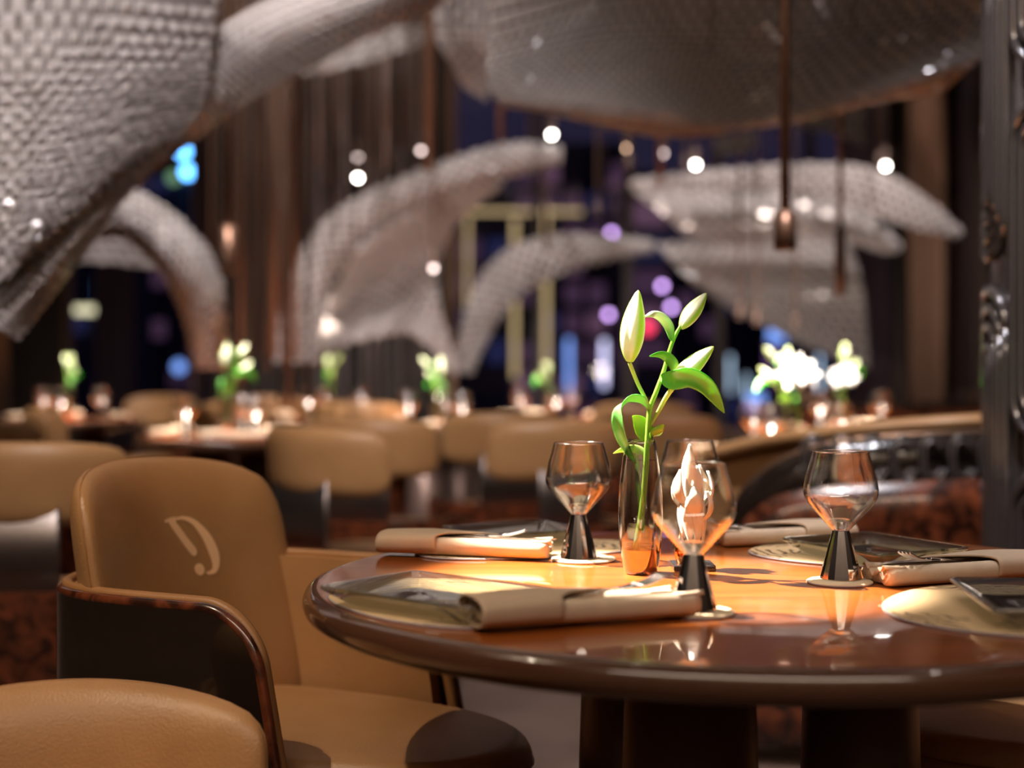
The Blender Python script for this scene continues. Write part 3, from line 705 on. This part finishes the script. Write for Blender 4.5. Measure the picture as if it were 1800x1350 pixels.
placemat((.655, 1.86, TZ), math.atan2(.80, .52), .20, .165, 'cream placemat at the front right edge of the table')

# glass plates
def plate_proto(label, loc, rz, a=.26, b=.19):
    mb = MB(); n = 10
    def sq(s, hx, hy, zz, rc=.012):
        pts = []
        for cx, cy_, a0 in ((1, 1, 0), (-1, 1, 90), (-1, -1, 180), (1, -1, 270)):
            for k in range(5):
                t = math.radians(a0+k*22.5); pts.append((cx*(hx-rc)+rc*math.cos(t), cy_*(hy-rc)+rc*math.sin(t), zz))
        return pts
    A, B = a/2, b/2
    rows = [sq(1, A-.035, B-.035, .0), sq(1, A-.028, B-.028, .003), sq(1, A-.004, B-.004, .020), sq(1, A, B, .0235), sq(1, A-.001, B-.001, .027), sq(1, A-.006, B-.006, .0265), sq(1, A-.03, B-.03, .0105), sq(1, A-.04, B-.04, .009)]
    mb.grid(rows, cu=True, cap0=True); 
    k = len(mb.v); q = rows[-1]; m = len(q)
    # uneven inner floor
    rr = random.Random(4); rows2 = [q]
    for f_ in (.8, .6, .4, .2, .02): rows2.append([(x*f_, y*f_, .009+rr.uniform(-.0012, .0012)) for x, y, _ in q])
    mb.grid(rows2, cu=True, cap1=True)
    o = mb.build('glass_plate', M['plate_clear'], loc=loc); o.rotation_euler = (0, 0, rz); bevel(o, .001, 1); tag(o, label, 'plate'); return o
ZP = TZ+.0036
plate_proto('smoked square glass plate on the left front placemat', (-.095, 1.865, ZP), math.atan2(-.2, .24), .27, .19)
plate_proto('smoked square glass plate behind the rear left napkin', (.005, 2.56, ZP), math.atan2(.1, .2), .22, .17)
plate_proto('smoked glass plate on the rear right placemat', (.595, 2.345, ZP), math.atan2(-.225, .115), .245, .195)
plate_proto('thick glass plate at the right edge of the photo', (.685, 1.815, ZP), math.radians(84), .262, .20)

# coasters
def coaster(px, py, r, label, dx=0):
    c = on(px, py); o = MB().lathe([(1e-4, 0), (r*.98, 0), (r, .0012), (r, .003), (r*.97, .0042), (1e-4, .0042)], 48).build('coaster', [M['coaster'], M['mat_edge']], loc=c)
    for p in o.data.polygons:
        if p.center.z < .0027: p.material_index = 1
    tag(o, label, 'coaster'); return o
coaster(1026, 985, .053, 'cream round coaster under the left wine glass')
coaster(1228, 1079, .047, 'cream round coaster under the front wine glass')
coaster(1476, 1025, .048, 'cream round coaster under the right wine glass')
coaster(975, 1048, .045, 'bright white coaster half hidden behind the front napkin')

# wine glasses
def wine_glass(label, loc, group=None, seg=64):
    e = empty('wine_glass', loc, 0, label, 'glass', group)
    outer = [(1e-4, .0715), (.010, .0718), (.0155, .075), (.030, .091), (.0440, .1065), (.0515, .117), (.0548, .128), (.0540, .140), (.0505, .156), (.0450, .175), (.0412, .189)]
    pts = curve([(a, b, 0) for a, b in outer], 44)
    outp = [(max(p.x, 1e-4), p.y) for p in pts]
    t = .0013
    inn = []
    for i, (r, zz) in enumerate(outp):
        a = outp[max(i-1, 0)]; b = outp[min(i+1, len(outp)-1)]; tx, tz = b[0]-a[0], b[1]-a[1]; l = math.hypot(tx, tz) or 1
        inn.append((max(r-tz/l*t, 1e-4), zz+tx/l*t))
    # solid foot inside the bowl
    bw = MB().lathe(outp+[((outp[-1][0]+inn[-1][0])/2, outp[-1][1]+.0006)]+inn[::-1], seg).build('bowl', M['glass'] if seg > 40 else M['glass_soft'], e)
    if seg > 40:
        MB().lathe([(1e-4, .0728), (.0115, .0732), (.0165, .0785), (.0195, .0835), (.016, .0875), (.008, .0895), (1e-4, .0900)], 40).build('bowl_foot', M['glass_solid'], bw)
        MB().tube([(.0407*math.cos(2*PI*k/64), .0407*math.sin(2*PI*k/64), .1893) for k in range(65)], .0009, 8).build('rim', M['glass_rim'], bw)
    MB().lathe([(1e-4, 0), (.0295, 0), (.0308, .0012), (.0305, .004), (.0135, .068), (.0125, .0715), (1e-4, .0718)], 18 if seg > 40 else 12).build('stem', M['chrome'], e, auto=12)
    return e
G0 = on(1017, 985); wine_glass('wine glass with chrome cone stem left of the lily vase', (G0.x, G0.y, TZ+.0043))
G1 = on(1219, 1077); g0 = wine_glass('nearest wine glass, in front of the pale flower ornament', (G1.x, G1.y, TZ+.0043))
G2 = on(1478, 1022); wine_glass('wine glass standing alone on the right of the table', (G2.x, G2.y, TZ+.0043))
G3 = on(1216, 968); wine_glass('wine glass mostly hidden behind the front glass and ornament', (G3.x, G3.y+.03, TZ))

# vase
VB = on(1126, 1008)
def vase(label, loc, group=None):
    e = empty('glass_vase', loc, 0, label, 'vase', group)
    prof = [(.0235, 0), (.0262, .006), (.0290, .022), (.0322, .045), (.0344, .080), (.0342, .110), (.0318, .145), (.0275, .180), (.0222, .207)]
    pr = [(p.x, p.y) for p in curve([(a, b, 0) for a, b in prof], 36)]
    MB().lathe([(1e-4, 0)]+pr+[(r-.0014, zz) for r, zz in pr[::-1]]+[(1e-4, .006)], 56).build('vase_body', M['vase_glass'], e)
    cp = [(r-.0018, zz) for r, zz in pr if .004 < zz < .043]
    MB().lathe([(1e-4, .005)]+cp+[(1e-4, .0425)], 56).build('copper_base', M['copper'], e, auto=40)
    wp = [(r-.0017, zz) for r, zz in pr if .043 < zz < .176]
    MB().lathe([(1e-4, .0435)]+wp+[(1e-4, .1745)], 56).build('water', M['water'], e, auto=40)
    return e
v0 = vase('slim clear glass vase with copper base holding lily buds', VB)

# lily
GR = (.07, .36, .025); GD = (.025, .22, .02); GY = (.30, .52, .04); CR_ = (.93, .90, .74); WH = (.97, .93, .88)
def mixc(a, b, t): return tuple(x*(1-t)+y*t for x, y in zip(a, b))
D0 = VB.y
def LP(px, py, dd=0): return P(px, py, D0+dd)-VB
def bud(e, base, tip, w, twist=0):
    base = Vector(base); tip = Vector(tip); ax = (tip-base); L = ax.length; ax.normalize()
    a = ax.cross(Vector((0, 1, 0))).normalized(); b = ax.cross(a)
    rows = []; cols = []; n = 42; m = 26
    for j in range(m):
        t = j/(m-1); r = w*(math.sin(PI*min(1, (t*.93+.04))**.82))**.85*(1 if t < .97 else .7)
        if j == m-1: r = w*.03
        row = []; cc = []
        for k in range(n):
            th = 2*PI*k/n+twist; rib = math.cos(3*th); g = 1+.07*rib-.05*max(0, math.cos(3*th+PI))**6
            row.append(base+ax*(t*L)+(a*math.cos(th)+b*math.sin(th))*r*g)
            q = max(0, rib)**1.4
            c = mixc(WH, GY, min(1, .22+.95*q)); c = mixc(c, (.30, .42, .05), max(0, (t-.82)/.18)*.8); c = mixc(c, GY, max(0, (.16-t)/.16)*.8)
            cc.append(c)
        rows.append(row); cols.append(cc)
    return MB().grid(rows, cu=True, cap0=True, cap1=True, cols=cols).build('flower_bud', M['bud'], e)
def leaf(e, pts, wid, nrm, roll=(0, 0), base=GR, tipc=GD, pale=None, fold=.25):
    """pts: centreline; wid: max half width; nrm: side direction start/end"""
    n = 30; m = 9; P_ = curve(pts, n); rows = []; cols = []
    s0, s1 = [Vector(x).normalized() for x in nrm]
    for i, p in enumerate(P_):
        t = i/(n-1); tg = (P_[min(i+1, n-1)]-P_[max(i-1, 0)]).normalized(); sd = s0.lerp(s1, t); sd = (sd-tg*sd.dot(tg)).normalized(); nn = tg.cross(sd)
        wv = wid*(math.sin(PI*(t**.75)*.97+.06))**.8 if 0 < t < 1 else wid*.06
        row = []; cc = []
        for k in range(m):
            u = -1+2*k/(m-1); row.append(p+sd*wv*u+nn*wv*fold*(u*u)); 
            c = mixc(base, tipc, t); c = mixc(c, GY, .15*(1 if abs(u) < .2 else 0)+.06*(k % 2))
            if pale: c = mixc(c, pale, max(0, 1-t*1.5))
            cc.append(c)
        rows.append(row); cols.append(cc)
    o = MB().grid(rows, cols=cols).build('leaf', M['leaf'], e, fix=False); solid(o, .0007); return o
def lily(label, loc, group=None):
    e = empty('lily_stem', loc, 0, label, 'flower', group)
    main = curve([LP(1118, 962, .004), LP(1128, 900, 0), LP(1134, 840), LP(1138, 775, -.004), LP(1142, 722), LP(1153, 690), LP(1166, 655, .006), LP(1178, 613, .01), LP(1187, 590, .012), LP(1197, 572, .014)], 46)
    MB().tube(main, [.0052-.0026*i/45 for i in range(46)], 12, col=[mixc((.22, .38, .05), (.16, .40, .04), i/45) for i in range(46)]).build('stem', M['leaf'], e)
    for pts, r0, r1 in (([LP(1142, 722), LP(1134, 700, -.004), LP(1120, 672, -.01), LP(1106, 636, -.016)], .003, .0032), ([LP(1140, 752), LP(1155, 728, -.006), LP(1170, 700, -.014), LP(1182, 682, -.02)], .003, .0042)):
        c = curve(pts, 18); MB().tube(c, [r0+(r1-r0)*i/17 for i in range(18)], 10, col=[mixc((.18, .4, .04), (.5, .58, .2), i/17) for i in range(18)]).build('branch', M['leaf'], e)
    bud(e, LP(1107, 636, -.016), LP(1122, 510, -.02), .0190, .4)
    bud(e, LP(1197, 577, .014), LP(1242, 515, .03), .0132, 1.3)
    bud(e, LP(1180, 678, -.02), LP(1255, 609, -.035), .0150, 2.2)
    leaf(e, [LP(1181, 600), LP(1176, 577, -.004), LP(1164, 560, -.012), LP(1148, 553, -.012), LP(1132, 557, 0)], .0085, [(1, -.4, .1), (.2, -.5, 1)], pale=None, base=GR, tipc=(.8, .86, .7), fold=.3)  # whitish tip colour paints in the glare on this leaf
    leaf(e, [LP(1190, 668, -.01), LP(1186, 645, -.004), LP(1175, 630, 0), LP(1160, 624, 0), LP(1141, 626, 0)], .0085, [(1, .1, 0), (0, -.5, 1)], base=(.2, .4, .04), tipc=GD)
    leaf(e, [LP(1160, 664, -.008), LP(1182, 668, -.046), LP(1212, 662, -.060), LP(1240, 676, -.060), LP(1258, 700, -.050), LP(1273, 726, -.036)], .0165, [(.1, -.55, 1), (.85, -.45, .55)], base=(.14, .62, .08), tipc=(.03, .36, .02), fold=.25)
    leaf(e, [LP(1142, 722), LP(1128, 706, -.01), LP(1108, 704, -.02), LP(1091, 720, -.02), LP(1088, 745, -.016), LP(1094, 772, -.01), LP(1106, 795, -.006), LP(1118, 815)], .0125, [(.0, -.9, .6), (1, -.35, .2)], base=(.20, .52, .16), tipc=(.03, .26, .02), fold=.3)
    leaf(e, [LP(1137, 778, .004), LP(1134, 760, .006), LP(1124, 742, .006), LP(1112, 731, .004)], .0145, [(1, -.2, 0), (1, -.3, .5)], base=(.2, .42, .03), tipc=(.28, .55, .03), fold=.12)
    leaf(e, [LP(1142, 774), LP(1150, 766, -.004), LP(1158, 756, -.008), LP(1167, 746, -.01)], .0095, [(.6, -.3, .8), (1, -.2, .5)], base=(.18, .42, .03), tipc=(.35, .6, .04))
    leaf(e, [LP(1140, 800, .004), LP(1120, 790, .012), LP(1098, 790, .016), LP(1078, 797, .014)], .0065, [(.3, -.2, 1), (.3, -.3, 1)], base=(.3, .5, .1), tipc=(.5, .7, .2))
    return e
l0 = lily('green lily stem with three closed buds in the foreground vase', VB)

# pale flower ornament behind the front glass
def ornament():
    c = on(1217, 1000); e = empty('flower_ornament', c, 0, 'cream petalled flower ornament on a black square base behind front glass', 'ornament')
    bevel(MB().box((0, 0, .005), (.066, .066, .010)).build('base', M['black'], e, smooth=False), .002)
    MB().tube([(-.018, -.008, .010), (-.020, -.006, .03), (-.016, 0, .06)], [.008, .0095, .006], 14).build('copper_foot', M['copper'], e)
    MB().tube([(0.006, 0, .010), (.008, 0, .05), (.006, 0, .10), (.0, 0, .14)], [.012, .010, .011, .006], 16).build('stem', M['black'], e)
    rr = random.Random(12)
    for i in range(15):
        a = 2*PI*i/13+rr.uniform(-.2, .2); out = (.015 if i % 2 else .029); zb = .085+rr.uniform(-.02, .01); ht = rr.uniform(.075, .105) if i % 2 else rr.uniform(.05, .08)
        ca, sa = math.cos(a), math.sin(a)
        pts = [Vector((ca*.006, sa*.006, zb)), Vector((ca*out, sa*out, zb+ht*.35)), Vector((ca*out*1.15, sa*out*1.15, zb+ht*.7)), Vector((ca*out*.9, sa*out*.9, zb+ht))]
        C = curve(pts, 14); rows = []
        for k, p in enumerate(C):
            t = k/13; wv = .0155*math.sin(PI*(t*.93+.07))**.9*(1-.25*t)+.0003
            rows.append([p+Vector((-sa, ca, 0))*wv*u+Vector((ca, sa, 0))*(-.004*u*u) for u in (-1, -.5, 0, .5, 1)])
        o = MB().grid(rows).build('petal', M['cream'], e, fix=False); solid(o, .0012)
    for i in range(4):
        a = -PI/2+(-1.2+.8*i); ca, sa = math.cos(a), math.sin(a)
        C = curve([Vector((ca*.008, sa*.008, .115)), Vector((ca*.020, sa*.020, .100)), Vector((ca*.022, sa*.022, .075)), Vector((ca*.016, sa*.016, .045-.006*i))], 14); rows = []
        for k, p in enumerate(C):
            t = k/13; wv = .0155*math.sin(PI*(t*.93+.07))**.9*(1-.25*t)+.0003
            rows.append([p+Vector((-sa, ca, 0))*wv*u+Vector((ca, sa, 0))*(-.003*u*u) for u in (-1, -.5, 0, .5, 1)])
        o = MB().grid(rows).build('petal', M['cream'], e, fix=False); solid(o, .0012)
    return e
ornament()

# napkins: a rolled cloth in a folded sleeve, sleeve at the -x end
def napkin(label, loc, rz, L=.29, mirror=1, group=None, low=False):
    e = empty('rolled_napkin', loc, rz, label, 'napkin', group)
    W = .082
    # body slab of folded cloth
    def sect(y0, y1, h, zz0, n=20, e_=3.2):
        pts = []
        for k in range(n):
            t = 2*PI*k/n; c, s = math.cos(t), math.sin(t)
            pts.append(((y0+y1)/2+math.copysign(abs(c)**(2/e_), c)*(y1-y0)/2, zz0+h/2+math.copysign(abs(s)**(2/e_), s)*h/2))
        return pts
    rr = random.Random(3)
    def ext(sec, x0, x1, n=26, wob=.0012, taper=0):
        rows = []
        for i in range(n):
            u = i/(n-1); x = x0+(x1-x0)*u; a = wob*math.sin(u*9+1.3); b = wob*math.sin(u*5+.4)
            k = .9 if i in (0, n-1) else 1
            cy_ = sum(p[0] for p in sec)/len(sec); cz_ = sum(p[1] for p in sec)/len(sec)
            rows.append([(x, cy_+(y-cy_)*k+a, max(.0004, cz_+(zz-cz_)*k+b*.5)) for y, zz in sec])
        return rows
    xs, xe = -L/2+.006, L/2
    MB().grid(ext(sect(-W/2+.014, W/2, .0125, .0012), xs, xe-.012), cu=True, cap0=True, cap1=True).build('folded_cloth', M['napkin'], e)
    MB().grid(ext(sect(-W/2-.003, -W/2+.023, .0225, .001, e_=2.2), xs, xe, wob=.0007), cu=True, cap0=True, cap1=True).build('front_roll', M['napkin'], e)
    MB().grid(ext(sect(W/2-.026, W/2+.001, .020, .001, e_=2.2), xs, xe-.008, wob=.0007), cu=True, cap0=True, cap1=True).build('rear_roll', M['napkin'], e)
    # hem lines and loose layers at the open end
    for k, (yy, zz) in enumerate(((-.030, .0215), (-.028, .012), (.006, .0135), (.026, .019))):
        rows = []
        for i in range(6):
            u = i/5; x = xe-.03+u*.036-.004*k
            rows.append([(x, yy-.009+.018*j/6, zz+.0012*math.sin(j*1.2+k)+.0028*u*math.sin(j+k)) for j in range(7)])
        o = MB().grid(rows).build('fold_layer', M['napkin'], e, fix=False); solid(o, .0012)
    # sleeve
    sec = sect(-W/2-.006, W/2+.004, .030, .0006, n=40, e_=2.7)
    rows = []; nx = 18
    for i in range(nx):
        u = i/(nx-1); row = []
        for (y, zz) in sec:
            q = (y+W/2)/W                                   # 0 front .. 1 rear
            top = 1 if zz > .012 else .35
            xend = -L/2+.105+.105*max(0, q)**1.3*top-.018*math.cos(q*PI)*0
            x = -L/2-.004+(xend+L/2)*u
            sag = 1-.22*max(0, u-.45)*(1 if zz > .012 else 0)*q*1.6
            fl = 1-.10*(1-u)**3
            row.append((x, y, max(.0006, zz*sag*fl)))
        rows.append(row)
    o = MB().grid(rows, cu=True).build('sleeve', M['wrap'], e, fix=False); solid(o, .0022)
    e.scale = (1, -1 if mirror < 0 else 1, 1.28)
    return e
def fork(label, loc, rz, tilt, L=.19, group=None):
    e = empty('fork', loc, rz, label, 'cutlery', group); e.rotation_euler = (0, -tilt, rz)
    MB().tube(curve([(-L*.5, 0, 0), (-L*.2, 0, .001), (.02, 0, .003), (.035, 0, .002)], 16), [.0055-.0035*math.sin(min(1, i/11)*PI/2) for i in range(16)], 10, flat=.45).build('handle', M['silver'], e)
    mb = MB(); rows = []
    for k, (x, hw, zz) in enumerate(((.033, .0022, .002), (.042, .007, .0006), (.052, .0112, 0), (.064, .0116, .001))): rows.append([(x, -hw, zz+.0015), (x, 0, zz), (x, hw, zz+.0015), (x, hw, zz-.0006), (x, 0, zz-.002), (x, -hw, zz-.0006)])
    mb.grid(rows, cu=True, cap0=True, cap1=True)
    for j in range(4):
        y = -.0099+.0066*j; mb.tube(curve([(.062, y, .0008), (.080, y, .002), (.098, y, .0065), (.104, y*.98, .0085)], 10), [.0019]*8+[.0014, .0006], 8)
    mb.build('tines', M['silver'], e); return e
def knife(label, loc, rz, L=.2, group=None, tilt=0):
    e = empty('knife', loc, rz, label, 'cutlery', group); e.rotation_euler = (0, -tilt, rz)
    MB().tube([(-L*.5, 0, 0), (-L*.3, 0, 0), (-.01, 0, 0), (0, 0, 0)], [.0045, .006, .0045, .004], 10, flat=.55).build('handle', M['silver'], e)
    rows = [[(x, -h0, -.0005), (x, h1, -.0003), (x, h1, .0005), (x, -h0, .0009)] for x, h0, h1 in ((-.002, .003, .003), (.02, .007, .005), (.06, .009, .005), (.085, .007, .005), (.105, .0, .004))]
    MB().grid(rows, cu=True, cap0=True, cap1=True).build('blade', M['silver'], e, smooth=False); return e
def between(a, b): return Vector(((a.x+b.x)/2, (a.y+b.y)/2, TZ)), math.atan2(b.y-a.y, b.x-a.x)
# N1 rear left
c, r = between(Vector((-.215, 2.435, 0)), Vector((.068, 2.36, 0))); ZN = ZP+.0004
napkin('beige rolled napkin in a leather sleeve at the rear left', (c.x, c.y, ZN), r)
knife('silver knife tucked in the rear left napkin', (c.x+.045, c.y+.006, ZN+.0265), r+.05)
fork('silver fork tucked in the rear left napkin', (c.x-.005, c.y+.012, ZN+.027), r+.12, .05)
c, r = between(Vector((-.045, 1.735, 0)), Vector((.222, 1.835, 0)))
n2 = napkin('beige rolled napkin at the front, open sleeve end facing left', (c.x, c.y, ZN), r)
fork('silver fork rising out of the front napkin', (c.x+.015, c.y+.014, ZN+.028), r+.1, .10)
c, r = between(Vector((.60, 2.62, 0)), Vector((.372, 2.545, 0)))
napkin('beige rolled napkin at the rear right behind the front glass', (c.x, c.y, TZ+.0004), r, mirror=-1, L=.26)
fork('silver fork on the rear right napkin', (c.x-.03, c.y+.006, TZ+.028), r-.05, .06)
c, r = between(Vector((.80, 2.185, 0)), Vector((.530, 2.085, 0)))
napkin('beige rolled napkin at the right edge between two plates', (c.x, c.y, TZ+.0004), r, mirror=-1)
knife('silver knife on the right edge napkin', (c.x-.02, c.y+.012, TZ+.028), r)
fork('silver fork with raised end on the right edge napkin', (c.x-.02, c.y-.01, TZ+.030), r+.35, .12)

# ------------------------------------------------------------ glass column at the right
def column():
    cx, cy_, r = 1.42, 3.5, .25
    e = empty('glass_column', (cx, cy_, 0), 0, 'tall smoky relief glass column at the right edge', 'column')
    MB().lathe([(1e-4, 0), (r-.02, 0), (r-.02, ZC-.01), (1e-4, ZC-.01)], 64).build('core', M['relief'], e, auto=40)
    mb = MB()
    for c in range(7):
        a0 = 2*PI*c/7+.35
        for k in range(-1, 7):
            zc = .42+k*.88+(.44 if c % 2 else 0)
            for q, (hw, hh) in enumerate(((.098, .40), (.072, .355), (.047, .31), (.02, .26))):
                pts = []
                A_ = [(hw*math.cos(PI*i/16), hh-hw+hw*math.sin(PI*i/16)) for i in range(17)]+[(-hw, (hh-hw)*(1-2*i/8)) for i in range(1, 8)]
                A_ += [(-x_, -z_) for x_, z_ in A_]; A_.append(A_[0])
                for x, zz in A_:
                    if zc+zz < .02 or zc+zz > ZC-.03: zz = min(max(zz, .02-zc), ZC-.03-zc)
                    th = a0+x/r; rad = r-.010; pts.append((rad*math.cos(th), rad*math.sin(th), zc+zz))
                if zc-hh > ZC-.1 or zc+hh < .1: continue
                mb.tube(pts, .0125, 8)
    mb.build('relief_loops', M['relief'], e)
    return e
column()
# curved booth behind the table
def sheet(name, top, bot_z, m, e, thick=.03, rel=None, org=None):
    T = curve(top, 50); rows = []
    for j in range(9):
        v = j/8; rows.append([(p.x, p.y, p.z*(1-v)+(bot_z(p) if callable(bot_z) else bot_z)*v) for p in T])
    o = MB().grid(rows).build(name, m, e, fix=False, origin=org); solid(o, thick); return o
ORG = Vector((1.0, 4.1, 0))
booth = empty('curved_booth', ORG, 0, 'curved booth with tan rail, relief glass band and burl wood panel', 'booth')
rail = [P(*p) for p in ((1150, 830, 4.45), (1250, 798, 4.4), (1350, 775, 4.3), (1450, 762, 4.2), (1560, 751, 4.12), (1730, 740, 4.05), (1950, 732, 4.2))]
MB().tube(curve(rail, 50), .028, 12, flat=.8).build('top_rail', M['leather'], booth, origin=ORG)
sheet('back_panel', [Vector(p)+Vector((0, .05, 0)) for p in rail], .3, M['leather'], booth, org=ORG)
arch = [P(*p) for p in ((1275, 950, 4.02), (1300, 875, 4.0), (1350, 825, 3.97), (1420, 790, 3.94), (1520, 772, 3.92), (1650, 763, 3.9), (1800, 758, 3.92), (1950, 755, 4.0))]
sheet('glass_band', arch, .2, M['lacquer'], booth, org=ORG)
MB().tube(curve(arch, 50), .010, 8).build('band_rail', M['bronze'], booth, origin=ORG)
mb = MB()
for k in range(9):
    px = 1430+k*52; d = 3.88; c = P(px, 806, d)
    for hw, hh in ((.034, .062), (.020, .045)):
        mb.tube([(c.x+hw*math.cos(2*PI*i/24), d-.01, c.z+hw*math.sin(2*PI*i/24)+(hh-hw)*(1 if math.sin(2*PI*i/24) >= 0 else -1)) for i in range(25)], .006, 6)
mb.build('relief_loops', M['relief'], booth, origin=ORG)
low = [P(*p) for p in ((1280, 985, 3.86), (1300, 925, 3.84), (1340, 885, 3.82), (1400, 862, 3.8), (1500, 850, 3.78), (1650, 843, 3.76), (1800, 838, 3.78), (1950, 836, 3.85))]
sheet('burl_panel', low, .06, M['burl'], booth, org=ORG)
# sideboard at the back right
e = empty('sideboard', (2.45, 9.4, 0), 0, 'dark low sideboard against the right wall', 'cabinet')
MB().box((0, 0, .42), (1.3, .5, .84)).build('body', M['lacquer'], e, smooth=False)
for s in (-1, 0, 1): MB().box((s*.42, -.26, .44), (.39, .02, .7)).build('door', M['burl'], e, smooth=False)
for s in (-1, 1): MB().box((s*.55, 0, .875), (.06, .3, .06)).build('bookend', M['bronze'], e, smooth=False)

# ------------------------------------------------------------ background tables with their settings
gp = wine_glass('x', (0, -50, 0), seg=24)
gp.location = (-.1, 0, 0)
def bg_table(px, d, R_, where, lily_s=1.0, ngl=3, rot=0, big=False, power=22):
    x = (px-900)/F*d
    table(R_, 'round dark dining table %s' % where, (x, d, 0), n=48)
    spot('table_spot', (x-.3, d-.3, 2.35), (x, d, .85), power*13, 30, .7, .07, (1, .86, .72))
    put(v0, (x, d, TZ), 0, 'glass vase with copper base %s' % where)
    put(l0, (x, d, TZ), rot, 'green lily stem with buds %s' % where, sc=lily_s)
    for k in range(ngl):
        a = rot+.9+2*PI*k/ngl; put(gp, (x+R_*.45*math.cos(a), d+R_*.45*math.sin(a), TZ), 0, 'wine glass with chrome stem %s' % where, 'wine glasses %s' % where)
    for k in range(3):
        a = rot+2.4+2*PI*k/3; put(n2, (x+R_*.68*math.cos(a), d+R_*.68*math.sin(a), TZ+.0004), a+PI/2, 'rolled beige napkin %s' % where, 'napkins %s' % where)
bg_table(400, 6.55, .42, 'behind the monogrammed chair', .98, rot=.5, power=60)
bg_table(120, 8.6, .44, 'at the far left', .9, rot=1.8, power=70)
bg_table(770, 7.5, .36, 'left of the left wine glass', .85, rot=2.6, power=60)
bg_table(965, 8.8, .42, 'directly behind the left wine glass', .8, rot=4, power=80)
bg_table(582, 8.9, .42, 'far back under the cup shaped wing', .9, rot=5.2, power=80)
bg_table(1385, 5.15, .42, 'just behind the curved booth', .9, rot=3.3, power=120)
bg_table(1480, 7.2, .42, 'further back behind the curved booth', 1.0, rot=.9, power=110)
for o in list(gp.children): bpy.data.objects.remove(o)
bpy.data.objects.remove(gp)
# large white lily on the booth table
def open_lily(c, s, label, seed=1):
    e = empty('open_lily', c, 0, label, 'flower'); rr = random.Random(seed)
    MB().tube([(0, 0, -.25), (.004, 0, -.12), (0, 0, 0)], .004, 8, col=(.12, .36, .04)).build('stem', M['leaf'], e)
    for k in range(3):
        for i in range(6):
            a = i*PI/3+k*.5+rr.uniform(-.1, .1); ca, sa = math.cos(a), math.sin(a); el = .2+.35*k
            rows = []; cols = []
            o0 = Vector(((k-1)*.022, 0, (k % 2)*.04))
            for j in range(9):
                t = j/8; rad = s*t*math.cos(el*(1-.9*t)); zz = s*.5*t*math.sin(el+.5)-s*.25*t*t; wv = s*.26*math.sin(PI*min(.98, t*.9+.08))
                rows.append([Matrix.Rotation(1.05, 3, 'X') @ (o0+Vector((ca*rad-sa*wv*u, sa*rad+ca*wv*u, zz+.006*u*u))) for u in (-1, -.5, 0, .5, 1)]); cols.append([(.95, .95, .93)]*5)
            o = MB().grid(rows, cols=cols).build('petal', M['bud'], e, fix=False); solid(o, .0008)
    return e
c = P(1402, 662, 5.12); open_lily(c, .062, 'large open white lily above the booth table', 2)
c = P(1482, 665, 7.1); open_lily(c, .055, 'smaller open white lily further right', 5)
